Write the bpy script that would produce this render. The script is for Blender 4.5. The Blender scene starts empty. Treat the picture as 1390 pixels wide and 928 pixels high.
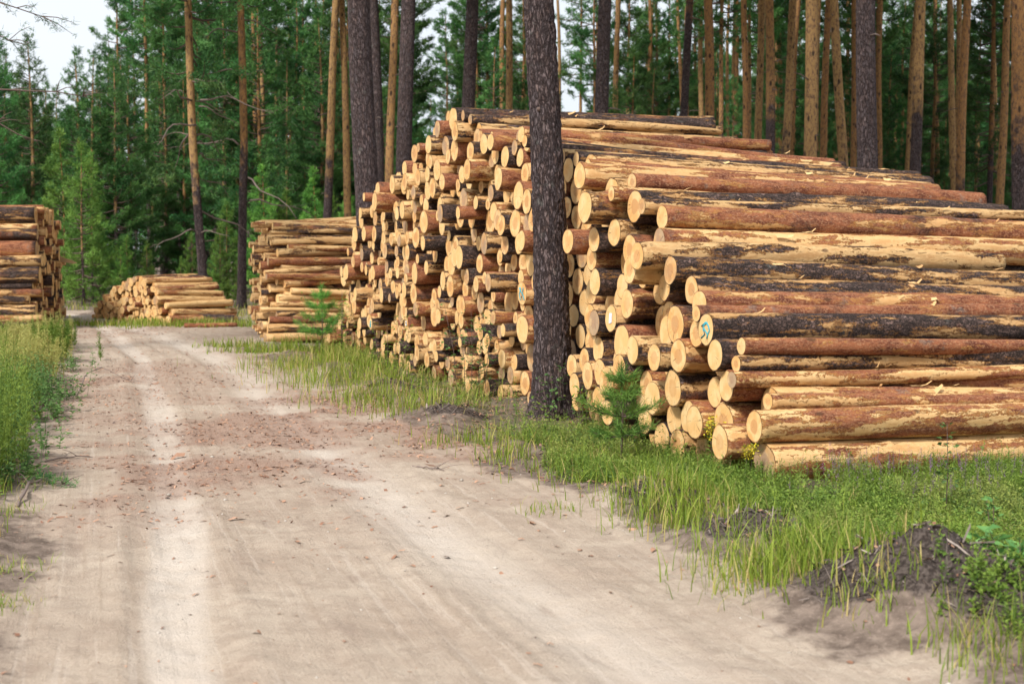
import bpy, math, random, time
import numpy as np
from mathutils import Vector, Matrix, noise as mnoise
from mathutils.bvhtree import BVHTree

T0 = time.time()
RS = np.random.RandomState(7)
random.seed(7)
sc = bpy.context.scene
COL = sc.collection
R = math.radians

# ------------------------------------------------------------------ camera
F = 1930.0                        # focal length in pixels of the 1390 px wide photograph
CAMH = 1.65
PITCH = math.atan((464 - 338) / F)
cam_d = bpy.data.cameras.new('camera')
cam = bpy.data.objects.new('camera', cam_d)
COL.objects.link(cam)
cam.location = (0, 0, CAMH)
cam.rotation_euler = (math.pi / 2 - PITCH, 0, 0)
cam_d.sensor_width = 36.0
cam_d.lens = 36.0 * F / 1390
cam_d.clip_end = 3000
cam_d.dof.use_dof = True
cam_d.dof.focus_distance = 12.0
cam_d.dof.aperture_fstop = 3.2
sc.camera = cam
CP, SP = math.cos(PITCH), math.sin(PITCH)


def ray(px, py):
    x = (px - 695) / F
    y = -(py - 464) / F
    return np.array([x, CP + y * SP, -SP + y * CP])


def G(px, py, z=0.0):
    d = ray(px, py)
    t = (z - CAMH) / d[2]
    return np.array([d[0] * t, d[1] * t, z])


def P(px, py, Y):
    d = ray(px, py)
    t = Y / d[1]
    return np.array([d[0] * t, Y, CAMH + d[2] * t])


def proj(p):
    x, y, z = p[0], p[1], p[2] - CAMH
    dep = y * CP - z * SP
    up = y * SP + z * CP
    return 695 + F * x / dep, 464 - F * up / dep


# ------------------------------------------------------------------ noise
def _hash(ix, iy, seed):
    n = (ix.astype(np.int64) * 374761393 + iy.astype(np.int64) * 668265263 + seed * 1442695041) & 0xffffffff
    n = ((n ^ (n >> 13)) * 1274126177) & 0xffffffff
    n = n ^ (n >> 16)
    return (n & 0xffff) / 65535.0


def vnoise(x, y, seed=0):
    x = np.asarray(x, float); y = np.asarray(y, float)
    ix, iy = np.floor(x), np.floor(y)
    fx, fy = x - ix, y - iy
    fx = fx * fx * (3 - 2 * fx); fy = fy * fy * (3 - 2 * fy)
    a = _hash(ix, iy, seed); b = _hash(ix + 1, iy, seed)
    c = _hash(ix, iy + 1, seed); d = _hash(ix + 1, iy + 1, seed)
    return (a + (b - a) * fx) * (1 - fy) + (c + (d - c) * fx) * fy


def fbm(x, y, seed=0, o=3):
    s, a, t = 0, 1.0, 0
    for k in range(o):
        s = s + a * vnoise(np.asarray(x) * 2 ** k, np.asarray(y) * 2 ** k, seed + k * 17)
        t += a; a *= .5
    return s / t


def sstep(a, b, x):
    t = np.clip((x - a) / (b - a), 0, 1)
    return t * t * (3 - 2 * t)


# ------------------------------------------------------------------ mesh helpers
def mesh(name, V, Fc, mats, parent=None, attrs=None, midx=None, smooth=True, loc=None, hide=False):
    """V (n,3); Fc list of arrays with 3 or 4 columns"""
    me = bpy.data.meshes.new(name)
    V = np.asarray(V, np.float32)
    Fc = [np.asarray(f, np.int32) for f in (Fc if isinstance(Fc, list) else [Fc]) if len(f)]
    nv = len(V)
    nl = sum(f.size for f in Fc); npol = sum(len(f) for f in Fc)
    me.vertices.add(nv); me.loops.add(nl); me.polygons.add(npol)
    me.vertices.foreach_set('co', V.ravel())
    me.loops.foreach_set('vertex_index', np.concatenate([f.ravel() for f in Fc]))
    tot = np.concatenate([np.full(len(f), f.shape[1], np.int32) for f in Fc])
    st = np.concatenate([[0], np.cumsum(tot)[:-1]]).astype(np.int32)
    me.polygons.foreach_set('loop_start', st)
    me.polygons.foreach_set('loop_total', tot)
    if not isinstance(mats, (list, tuple)):
        mats = [mats]
    for m in mats:
        me.materials.append(m)
    if midx is not None:
        me.polygons.foreach_set('material_index', np.asarray(midx, np.int32))
    me.polygons.foreach_set('use_smooth', np.full(npol, smooth, bool))
    me.update(calc_edges=True)
    for k, a in (attrs or {}).items():
        a = np.asarray(a, np.float32)
        if a.ndim == 1:
            at = me.attributes.new(k, 'FLOAT', 'POINT'); at.data.foreach_set('value', a)
        else:
            at = me.attributes.new(k, 'FLOAT_VECTOR', 'POINT'); at.data.foreach_set('vector', a.ravel())
    if hide:
        return me
    o = bpy.data.objects.new(name, me)
    COL.objects.link(o)
    if parent is not None:
        o.parent = parent
    if loc is not None:
        o.location = loc
    return o


def tag(o, label=None, cat=None, group=None, kind=None):
    if label: o['label'] = label
    if cat: o['category'] = cat
    if group: o['group'] = group
    if kind: o['kind'] = kind
    return o


def empty(name, loc=(0, 0, 0)):
    o = bpy.data.objects.new(name, None)
    o.empty_display_size = .2
    COL.objects.link(o)
    o.location = loc
    return o


def inst(name, me, parent, loc=(0, 0, 0), rz=0, s=1.0):
    o = bpy.data.objects.new(name, me)
    COL.objects.link(o)
    o.parent = parent
    o.location = loc
    o.rotation_euler = (0, 0, rz)
    o.scale = (s, s, s) if not isinstance(s, tuple) else s
    return o


class Geo:
    """collects pieces of geometry for one mesh"""
    def __init__(s):
        s.V = []; s.Q = []; s.T = []; s.n = 0; s.A = {}; s.mq = []; s.mt = []

    def add(s, V, Q=None, T=None, attrs=None, m=0):
        V = np.asarray(V, float)
        s.V.append(V)
        if Q is not None and len(Q):
            s.Q.append(np.asarray(Q) + s.n); s.mq.append(np.full(len(Q), m))
        if T is not None and len(T):
            s.T.append(np.asarray(T) + s.n); s.mt.append(np.full(len(T), m))
        for k, a in (attrs or {}).items():
            a = np.asarray(a, float)
            if a.ndim == 0: a = np.full(len(V), float(a))
            s.A.setdefault(k, []).append(a)
        s.n += len(V)

    def build(s, name, mats, parent=None, smooth=True, loc=None, hide=False):
        Fc = []; mi = []
        if s.Q: Fc.append(np.concatenate(s.Q)); mi.append(np.concatenate(s.mq))
        if s.T: Fc.append(np.concatenate(s.T)); mi.append(np.concatenate(s.mt))
        return mesh(name, np.concatenate(s.V), Fc, mats, parent, {k: np.concatenate(v) for k, v in s.A.items()},
                    np.concatenate(mi), smooth, loc, hide)


def frames(pts):
    pts = np.asarray(pts, float)
    d = np.gradient(pts, axis=0)
    d /= np.linalg.norm(d, axis=1)[:, None] + 1e-9
    up = np.array([0, 0, 1.0]) if abs(d[0][2]) < .9 else np.array([1.0, 0, 0])
    u = np.cross(d, up); u /= np.linalg.norm(u, axis=1)[:, None] + 1e-9
    v = np.cross(u, d)
    return d, u, v


def tube(pts, rad, seg=6, ang_fn=None, cap=True):
    """tube round a polyline. returns V, Q, T, (along, angle)"""
    pts = np.asarray(pts, float); n = len(pts)
    rad = np.broadcast_to(np.asarray(rad, float), (n,))
    d, u, v = frames(pts)
    a = np.linspace(0, 2 * np.pi, seg, endpoint=False)
    rr = rad[:, None] * (np.ones((n, seg)) if ang_fn is None else ang_fn)
    V = pts[:, None, :] + rr[..., None] * (np.cos(a)[None, :, None] * u[:, None, :] + np.sin(a)[None, :, None] * v[:, None, :])
    V = V.reshape(-1, 3)
    i = np.arange(n - 1)[:, None] * seg; j = np.arange(seg)[None, :]; j2 = (j + 1) % seg
    Q = np.stack([i + j, i + j2, i + seg + j2, i + seg + j], -1).reshape(-1, 4)
    T = None
    if cap:
        V = np.vstack([V, pts[-1] + d[-1] * rad[-1] * .3, pts[0]])
        jj = np.arange(seg); e = (n - 1) * seg
        T = np.vstack([np.stack([e + jj, e + (jj + 1) % seg, np.full(seg, n * seg)], -1),
                       np.stack([(jj + 1) % seg, jj, np.full(seg, n * seg + 1)], -1)])
    return V, Q, T


# ------------------------------------------------------------------ material helpers
class NT:
    def __init__(s, name):
        s.m = bpy.data.materials.new(name); s.m.use_nodes = True
        s.t = s.m.node_tree; s.t.nodes.clear()
        s.out = s.t.nodes.new('ShaderNodeOutputMaterial')
        s.b = s.t.nodes.new('ShaderNodeBsdfPrincipled')
        s.t.links.new(s.b.outputs[0], s.out.inputs[0])

    def n(s, t, **kw):
        nd = s.t.nodes.new('ShaderNode' + t)
        for k, v in kw.items(): setattr(nd, k, v)
        return nd

    def l(s, a, b):
        if isinstance(a, (int, float)): b.default_value = a
        elif isinstance(a, (tuple, list)): b.default_value = tuple(a) + ((1.0,) if len(a) == 3 and len(b.default_value) == 4 else ())
        else: s.t.links.new(a, b)

    def attr(s, name, what='Fac'):
        return s.n('Attribute', attribute_name=name).outputs[what]

    def noise(s, vec, scale, detail=4, rough=.55, dist=0.0, out='Fac'):
        nd = s.n('TexNoise')
        s.l(vec, nd.inputs['Vector']); nd.inputs['Scale'].default_value = scale
        nd.inputs['Detail'].default_value = detail; nd.inputs['Roughness'].default_value = rough
        nd.inputs['Distortion'].default_value = dist
        return nd.outputs[out]

    def voro(s, vec, scale, feature='F1', out='Distance', rnd=1.0):
        nd = s.n('TexVoronoi', feature=feature)
        s.l(vec, nd.inputs['Vector']); nd.inputs['Scale'].default_value = scale
        nd.inputs['Randomness'].default_value = rnd
        return nd.outputs[out]

    def math(s, op, a, b=0.0, c=0.0):
        nd = s.n('Math', operation=op)
        s.l(a, nd.inputs[0]); s.l(b, nd.inputs[1]); s.l(c, nd.inputs[2])
        return nd.outputs[0]

    def vm(s, op, a, b):
        nd = s.n('VectorMath', operation=op)
        s.l(a, nd.inputs[0]); s.l(b, nd.inputs[1])
        return nd.outputs[0]

    def ramp(s, x, a, b, lo=0.0, hi=1.0):
        nd = s.n('MapRange', interpolation_type='SMOOTHSTEP')
        s.l(x, nd.inputs[0]); s.l(a, nd.inputs[1]); s.l(b, nd.inputs[2]); s.l(lo, nd.inputs[3]); s.l(hi, nd.inputs[4])
        return nd.outputs[0]

    def mix(s, f, a, b):
        nd = s.n('Mix', data_type='RGBA')
        s.l(f, nd.inputs[0]); s.l(a, nd.inputs[6]); s.l(b, nd.inputs[7])
        return nd.outputs[2]

    def bump(s, h, dist, strength=1.0, normal=None):
        nd = s.n('Bump'); s.l(h, nd.inputs['Height']); nd.inputs['Distance'].default_value = dist
        nd.inputs['Strength'].default_value = strength
        if normal is not None: s.l(normal, nd.inputs['Normal'])
        return nd.outputs[0]

    def fin(s, col, rough=.8, normal=None, spec=.3):
        s.l(col, s.b.inputs['Base Color']); s.l(rough, s.b.inputs['Roughness'])
        s.b.inputs['Specular IOR Level'].default_value = spec
        if normal is not None: s.l(normal, s.b.inputs['Normal'])
        return s.m


def mat_log():
    m = NT('pine_log_bark')
    lp = m.attr('lp', 'Vector'); bk = m.attr('bk'); pl = m.attr('pl'); rn = m.attr('rn')
    sv = m.vm('MULTIPLY', lp, (.42, 2.6, 2.6))
    warp = m.noise(lp, 30, 2, .5, out='Color')
    sv = m.vm('ADD', sv, m.vm('MULTIPLY', m.vm('SUBTRACT', warp, (.5, .5, .5)), (.04, .10, .10)))
    n1 = m.noise(sv, 4.0, 7, .68)
    th = m.math('SUBTRACT', .68, m.math('MULTIPLY', pl, .31))
    peel = m.ramp(n1, th, m.math('ADD', th, .012))
    edge = m.ramp(n1, m.math('SUBTRACT', th, .06), th)
    # plated dark bark
    pv = m.vm('MULTIPLY', lp, (.42, 1, 1))
    pv = m.vm('ADD', pv, m.vm('MULTIPLY', m.vm('SUBTRACT', m.noise(lp, 16, 5, .7, out='Color'), (.5, .5, .5)), (.07, .10, .10)))
    vd = m.voro(pv, 44, 'DISTANCE_TO_EDGE')
    rid = m.noise(m.vm('MULTIPLY', pv, (.7, 1, 1)), 38, 5, .72)
    plate = m.math('MULTIPLY', m.ramp(vd, -.02, .22), m.ramp(rid, .34, .50))
    fine = m.noise(m.vm('MULTIPLY', lp, (.5, 1, 1)), 90, 4, .7)
    mid = m.noise(m.vm('MULTIPLY', lp, (.35, 1, 1)), 14, 5, .7)
    dark = m.mix(plate, (.030, .020, .016), m.mix(m.ramp(mid, .3, .7), (.100, .055, .040), (.27, .175, .145)))
    dark = m.mix(m.ramp(rid, .60, .72, 0, .6), dark, (.32, .22, .19))
    red = m.mix(m.ramp(mid, .35, .65), (.14, .036, .018), (.40, .140, .060))
    red = m.mix(m.math('MULTIPLY', m.ramp(fine, .48, .62), .75), red, (.52, .27, .14))
    red = m.mix(m.ramp(rid, .42, .33, 0, .8), red, (.10, .035, .02))
    bkn = m.ramp(m.math('ADD', bk, m.math('MULTIPLY', m.math('SUBTRACT', m.noise(lp, 1.7, 5, .65), .5), 1.5)), .38, .62)
    bark = m.mix(bkn, dark, red)
    bark = m.mix(m.ramp(m.noise(lp, 6, 3, .6), .62, .72, 0, .35), bark, (.22, .23, .20))
    under = m.mix(m.noise(lp, 18, 4, .7), (.36, .125, .030), (.66, .33, .09))
    wood = m.mix(m.noise(m.vm('MULTIPLY', lp, (.15, 1, 1)), 34, 4, .65), (.54, .28, .09), (.86, .60, .30))
    wood = m.mix(m.ramp(m.noise(sv, 4, 5, .7), .50, .66, 0, .75), wood, (.52, .26, .09))
    col = m.mix(m.math('MULTIPLY', edge, .9), bark, under)
    col = m.mix(peel, col, wood)
    kn = m.voro(m.vm('MULTIPLY', lp, (.55, 1.1, 1.1)), 3.3)
    knm = m.ramp(kn, .10, .06)
    col = m.mix(m.math('MULTIPLY', knm, .75), col, (.10, .045, .02))
    h = m.math('ADD', m.math('MULTIPLY', plate, m.math('SUBTRACT', 1.0, m.math('MULTIPLY', bkn, .8))), m.math('MULTIPLY', fine, .7))
    h = m.math('ADD', h, m.math('MULTIPLY', mid, .8))
    h = m.math('MULTIPLY', h, m.math('SUBTRACT', 1.0, m.math('MULTIPLY', peel, .82)))
    h = m.math('SUBTRACT', h, m.math('MULTIPLY', peel, .5))
    nb = m.bump(h, .016, 1.0)
    rough = m.ramp(peel, 0.0, 1.0, .85, .55)
    return m.fin(col, rough, nb, .3)


def mat_end():
    m = NT('sawn_pine_wood')
    lp = m.attr('lp', 'Vector'); rn = m.attr('rn'); rr = m.attr('rr')
    c1 = m.mix(m.ramp(rn, 0, 1), (.84, .51, .205), (.75, .39, .13))
    c1 = m.mix(m.ramp(m.noise(lp, 9, 3, .6), .35, .7), c1, (.89, .63, .31))
    yz = m.vm('MULTIPLY', lp, (0, 1, 1))
    w = m.n('TexWave', wave_type='RINGS', rings_direction='SPHERICAL')
    m.l(m.attr('cp', 'Vector'), w.inputs[0]); w.inputs['Scale'].default_value = 32; w.inputs['Distortion'].default_value = 1.6
    w.inputs['Detail'].default_value = 2
    col = m.mix(m.math('MULTIPLY', w.outputs['Fac'], .32), c1, (.50, .26, .10))
    heart = m.ramp(m.math('ADD', rr, m.math('MULTIPLY', m.math('SUBTRACT', m.noise(lp, 14, 2), .5), .25)), .5, .42)
    col = m.mix(m.math('MULTIPLY', heart, m.math('MULTIPLY', m.ramp(rn, .2, .7), .8)), col, (.56, .28, .11))
    col = m.mix(m.ramp(m.noise(lp, 4.5, 4, .65), .56, .74, 0, .45), col, (.48, .27, .12))
    col = m.mix(m.math('MULTIPLY', m.ramp(rn, .80, .92), m.ramp(m.noise(lp, 5, 4, .7), .35, .6, .2, .8)), col, (.36, .25, .17))
    # radial checks
    cp = m.n('SeparateXYZ'); m.l(m.attr('cp', 'Vector'), cp.inputs[0])
    an = m.math('ARCTAN2', cp.outputs[1], cp.outputs[2])
    cv = m.n('CombineXYZ'); m.l(m.math('MULTIPLY', an, 2.2), cv.inputs[0]); m.l(m.math('MULTIPLY', rn, 40), cv.inputs[1]); m.l(m.math('MULTIPLY', rr, .25), cv.inputs[2])
    ck = m.math('MULTIPLY', m.ramp(m.noise(cv.outputs[0], 3.0, 2, .5), .335, .30), m.ramp(rr, .95, .6))
    col = m.mix(m.math('MULTIPLY', ck, .9), col, (.16, .07, .03))
    col = m.mix(m.ramp(rr, .90, 1.0, 0, .8), col, (.46, .25, .10))
    sv = m.vm('MULTIPLY', lp, (1, 18, 90))
    nb = m.bump(m.noise(sv, 1, 2), .002, .6)
    return m.fin(col, .75, nb, .2)


def mat_trunk(name='pine_trunk_bark', s=1.0):
    m = NT(name)
    lp = m.attr('lp', 'Vector'); ht = m.attr('ht'); rn = m.attr('rn')
    wv = m.vm('MULTIPLY', m.vm('SUBTRACT', m.noise(lp, 12, 5, .7, out='Color'), (.5, .5, .5)), (.07, .07, .16))
    pv = m.vm('MULTIPLY', m.vm('ADD', lp, wv), (1, 1, .24))
    vd = m.voro(pv, 34 * s, 'DISTANCE_TO_EDGE')
    vf = m.voro(pv, 34 * s, 'F1', 'Color')
    rid = m.noise(pv, 40 * s, 6, .75)
    plate = m.math('MULTIPLY', m.ramp(vd, -.04, .20), m.ramp(rid, .33, .50))
    fine = m.noise(m.vm('MULTIPLY', lp, (1, 1, .35)), 80, 4, .7)
    sx = m.n('SeparateXYZ'); m.l(vf, sx.inputs[0])
    face = m.mix(m.ramp(fine, .3, .7), (.072, .054, .056), (.205, .165, .168))
    face = m.mix(m.math('MULTIPLY', sx.outputs[0], .45), face, (.22, .135, .105))
    face = m.mix(m.ramp(rid, .58, .72, 0, .6), face, (.36, .29, .28))
    dark = m.mix(plate, (.042, .029, .028), face)
    dark = m.mix(m.ramp(m.noise(lp, 7, 5, .7), .58, .70, 0, .4), dark, (.25, .26, .23))
    n2 = m.noise(m.vm('MULTIPLY', lp, (1, 1, .5)), 17, 5, .75)
    tan_ = m.mix(m.ramp(rn, .3, .8), (.42, .25, .100), (.40, .20, .075))
    tan_ = m.mix(m.ramp(n2, .47, .60), tan_, (.17, .095, .06))
    tan_ = m.mix(m.ramp(fine, .52, .66, 0, .6), tan_, (.47, .31, .16))
    kv = m.voro(m.vm('MULTIPLY', lp, (2.2, 2.2, 1.0)), 2.3)
    tan_ = m.mix(m.ramp(m.math('ADD', kv, m.math('MULTIPLY', n2, .12)), .31, .18, 0, .92), tan_, (.04, .028, .027))
    f = m.ramp(m.math('ADD', ht, m.math('MULTIPLY', m.math('SUBTRACT', m.noise(lp, 3.2, 4, .65), .5), 5.5)), -.7, .7)
    col = m.mix(f, dark, tan_)
    h = m.math('ADD', m.math('MULTIPLY', plate, m.math('SUBTRACT', 1.0, m.math('MULTIPLY', f, .8))), m.math('MULTIPLY', fine, .45))
    return m.fin(col, .9, m.bump(h, .022, 1.0), .15)


def mat_leaf(name, c1, c2, c3=None, trans=.25, objvar=.3):
    m = NT(name)
    rn = m.attr('rn')
    col = m.mix(rn, c1, c2)
    if c3 is not None:
        col = m.mix(m.ramp(m.attr('st'), 0, 1), col, c3)
    oi = m.n('ObjectInfo').outputs['Random']
    hs = m.n('HueSaturation')
    m.l(m.math('ADD', .5, m.math('MULTIPLY', m.math('SUBTRACT', oi, .5), objvar * .12)), hs.inputs['Hue'])
    m.l(m.math('ADD', 1.0, m.math('MULTIPLY', m.math('SUBTRACT', oi, .5), objvar * 2)), hs.inputs['Value'])
    m.l(col, hs.inputs['Color'])
    m.fin(hs.outputs[0], .6, None, .25)
    if trans:
        tr = m.n('BsdfTranslucent'); m.l(hs.outputs[0], tr.inputs[0])
        mx = m.n('MixShader'); mx.inputs[0].default_value = trans
        m.t.links.new(m.b.outputs[0], mx.inputs[1]); m.t.links.new(tr.outputs[0], mx.inputs[2])
        m.t.links.new(mx.outputs[0], m.out.inputs[0])
    return m.m


def mat_plain(name, col, rough=.8, var=None, scale=20, bump=0.0):
    m = NT(name)
    tc = m.n('TexCoord').outputs['Object']
    c = col
    nz = m.noise(tc, scale, 4, .6)
    if var is not None: c = m.mix(nz, col, var)
    return m.fin(c, rough, m.bump(nz, bump, 1.0) if bump else None, .3)


M_LOG = mat_log(); M_END = mat_end(); M_TRUNK = mat_trunk()
M_NEEDLE = mat_leaf('pine_needles', (.024, .095, .030), (.135, .285, .068))
M_NEEDLE_L = mat_leaf('young_pine_needles', (.07, .18, .035), (.23, .40, .07), objvar=.3)
M_BUSH = mat_leaf('broad_leaves', (.07, .17, .045), (.19, .34, .09))
M_TWIG = mat_plain('twig_bark', (.10, .065, .05), .9, (.17, .12, .10), 15, .003)
M_DEAD = mat_plain('dead_branch_bark', (.14, .10, .085), .9, (.26, .20, .17), 12, .003)
M_GRASS = mat_leaf('grass_blades', (.125, .20, .018), (.31, .385, .050), (.56, .43, .17), .3, 0)
M_WEED = mat_leaf('weed_leaves', (.075, .155, .025), (.29, .39, .06), (.56, .50, .17), .3, 0)
M_YELLOW = mat_plain('yellow_petals', (.80, .60, .02), .6, (.55, .50, .05), 60)
M_HEATH = mat_leaf('heather_flowers', (.20, .10, .20), (.38, .22, .36), None, .2, 0)
M_CHIP = mat_leaf('bark_flakes', (.21, .10, .06), (.48, .28, .18), (.12, .08, .065), 0, 0)
M_PEB = mat_leaf('pale_stones', (.34, .29, .24), (.56, .50, .43), None, 0, 0)
M_PAINT = mat_plain('blue_paint', (.06, .38, .46), .6)
M_TAG = mat_plain('white_tag', (.78, .80, .86), .5)
M_SPLINT = mat_plain('raw_split_wood', (.70, .48, .24), .7, (.82, .62, .36), 8, .003)

# ------------------------------------------------------------------ the road in plan
XLp = np.array([(-12, 1.6), (0, -.75), (5.4, -2.15), (6.5, -2.45), (8.85, -3.1), (11, -3.75), (14.5, -4.75), (20, -6.4), (24.5, -7.6), (28, -8.7), (31, -9.9), (34, -11.2), (36, -12.3), (37, -14), (38.5, -24), (40, -60)], float)
XRp = np.array([(-12, 6.3), (0, 3.3), (5.4, 1.85), (6.92, 1.38), (8.84, .78), (12.2, -.35), (14.5, -1.25), (19.9, -2.9), (24.5, -4.5), (27, -5.0), (29, -5.4), (31, -7.2), (33, -9.3), (36, -10.6), (38, -11.5), (41, -15), (42.5, -24), (44, -60)], float)
TL = np.array([(-12, 3.4), (0, .35), (5.4, -1.26), (8.85, -2.15), (13.3, -3.34), (21.2, -5.5), (29, -8.3), (34, -10.5), (37, -12.5), (39, -20)], float)
TR = np.array([(-12, 5.3), (0, 2.2), (5.4, .52), (7.6, -.22), (9.95, -1.0), (13.8, -2.2), (21.2, -4.4), (27.7, -7.0), (32, -9.2), (36, -11.2), (39, -14), (41, -22)], float)


def XL(Y): return np.interp(Y, XLp[:, 0], XLp[:, 1])
def XR(Y): return np.interp(Y, XRp[:, 0], XRp[:, 1])
def TLx(Y): return np.interp(Y, TL[:, 0], TL[:, 1])
def TRx(Y): return np.interp(Y, TR[:, 0], TR[:, 1])


def roadmask(X, Y):
    """1 on the road, 0 off it, soft ragged edge"""
    w = (fbm(X * 1.6, Y * 1.6, 5, 3) - .5) * .55
    d = np.minimum(X - XL(Y), XR(Y) - X) + w
    d = np.where(Y > 44, -5, d)
    return sstep(-.15, .15, d)


MOUND = [(1.82, 6.5, .46, .38, .22), (2.25, 6.15, .55, .35, .16), (2.9, 6.0, .6, .45, .16), (1.35, 8.0, .4, .28, .12), (1.05, 8.7, .4, .25, .07), (.85, 9.1, .35, .35, .07), (-1.35, 16.0, .5, .4, .08), (-.6, 13.6, .5, .35, .07)]


def hfun(X, Y):
    X = np.asarray(X, float); Y = np.asarray(Y, float)
    rm = roadmask(X, Y)
    fade = sstep(60, 20, np.hypot(X, Y))
    h = (fbm(X * .45, Y * .45, 1, 2) - .5) * .10 * (1 - .6 * rm)
    h = h + (fbm(X * 2.2, Y * 2.2, 2, 3) - .5) * (.10 - .075 * rm)
    h = h + (fbm(X * 9, Y * 9, 3, 3) - .5) * (.035 - .022 * rm) * fade
    # berm on both sides
    dr = X - XR(Y); dl = XL(Y) - X
    h = h + .07 * np.exp(-((dr - .30) / .28) ** 2) * (Y < 26) * sstep(.3, .6, fbm(X * 1.2, Y * 1.2, 9, 2) + .1)
    h = h + .06 * np.exp(-((dl - .35) / .35) ** 2) * (Y < 30)
    for T, wd in ((TLx, .17), (TRx, .24)):
        t = np.exp(-((X - T(Y)) / wd) ** 2)
        h = h - .022 * t * rm
        h = h + .014 * rm * (np.exp(-((X - T(Y) - wd * 1.7) / .09) ** 2) + np.exp(-((X - T(Y) + wd * 1.7) / .09) ** 2))
    # faint tyre ribs running along the road
    u = X - .5 * (TLx(Y) + TRx(Y))
    h = h + rm * (vnoise(u * 22, Y * .5, 31) - .5) * .018 * fade * sstep(.45, .65, vnoise(u * 1.5, Y * .35, 32))
    h = h + rm * (fbm(X * 11, Y * 11, 33, 3) - .5) * .032 * fade * sstep(.4, .6, fbm(X * 1.3, Y * 1.3, 34, 2))
    for (mx, my, sx, sy, mh) in MOUND:
        e = np.exp(-(((X - mx) / sx) ** 2 + ((Y - my) / sy) ** 2) * .9)
        h = h + mh * e * (.45 + .7 * fbm(X * 4, Y * 4, 41, 3) + .5 * fbm(X * 14, Y * 14, 42, 2))
    return h * 1.0


def axis(fine, a, b, far0, far1, g0, g1, mid):
    m = list(np.arange(a, b + 1e-6, fine))
    s = fine
    while m[-1] < far1: s *= g1 if m[-1] < mid[1] else 1.12; m.append(m[-1] + s)
    s = fine; lo = []
    x = a
    while x > far0: s *= g0 if x > mid[0] else 1.12; x -= s; lo.append(x)
    return np.array(lo[::-1] + m)


def grid_mesh(name, X, Y, Z, mat, attrs):
    ny, nx = X.shape
    V = np.stack([X, Y, Z], -1).reshape(-1, 3)
    i = np.arange(ny - 1)[:, None] * nx; j = np.arange(nx - 1)[None, :]
    Q = np.stack([i + j, i + j + 1, i + nx + j + 1, i + nx + j], -1).reshape(-1, 4)
    return mesh(name, V, Q, mat, None, {k: v.reshape((-1,) if v.ndim == 2 else (-1, 3)) for k, v in attrs.items()})


def face_x(Y):   # foot line of the big pile
    return 1.86 - (Y - 10.1) * .344


def mounddark(X, Y):
    e = 0
    for (mx, my, sx, sy, mh) in MOUND:
        e = np.maximum(e, np.exp(-(((X - mx) / sx) ** 2 + ((Y - my) / sy) ** 2) * .9) * min(1.2, mh * 6))
    return sstep(.22, .36, e + (fbm(X * 3, Y * 3, 43, 3) - .5) * .35) * (1 - roadmask(X, Y) * .85)


def greenness(X, Y):
    """0..1 how grown-over the ground is"""
    n = fbm(X * .9, Y * .9, 21, 3)
    n2 = fbm(X * 3.1, Y * 3.1, 23, 2)
    dr = X - XR(Y); dl = XL(Y) - X
    fx = face_x(Y)
    # right verge between road and pile
    g = sstep(.05, .45, dr + (n - .5) * .9) * sstep(.30, .50, n * .55 + n2 * .45 + .12 * (Y > 17) + .20 * (Y < 9.9 + .4 * np.maximum(0, X - 1.9)) + .06)
    g = g * (1 - .4 * sstep(.35, .62, fbm(X * 1.6, Y * 1.6, 97, 2)) * (Y > 10.8) * (Y < 19))
    g = np.where(Y > 24, g * .35, g)
    g = g * (1 - .93 * sstep(.15, .6, mounddark(X, Y)))
    gl = sstep(.02, .5, dl + (n - .5) * 1.0) * sstep(.20, .38, n + .1)
    g = np.where(X < XL(Y), gl, g)
    g = np.where((X > fx + .5) & (Y > 10 + .4 * np.maximum(0, X - 1.9)), g * .5, g)
    g = np.where(Y > 36, .45 * sstep(.35, .6, n), g)
    return g * (1 - roadmask(X, Y) * .98)


def litterness(X, Y):
    """reddish bark litter shed by the logs"""
    n = fbm(X * 1.3, Y * 1.3, 51, 3)
    s = 0
    for (px, py, rx, ry, a) in ((185, 655, .75, 1.3, 1.0), (110, 600, .6, 3.0, .6), (235, 610, .28, 2.0, .8), (500, 610, 1.0, 2.2, .9), (460, 560, .8, 3.0, .9), (420, 545, .6, 2.5, .6),
                                (590, 610, .7, 1.2, .6), (440, 655, .5, .6, .7), (300, 520, 2.5, 6, .35), (130, 520, .7, 5, .5), (700, 650, .7, 1.0, .4), (150, 450, 2, 4, .5)):
        g = G(px, py)
        s = s + a * np.exp(-(((X - g[0]) / rx) ** 2 + ((Y - g[1]) / ry) ** 2))
    return np.clip(s, 0, 1.2) * sstep(.25, .6, n)


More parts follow.
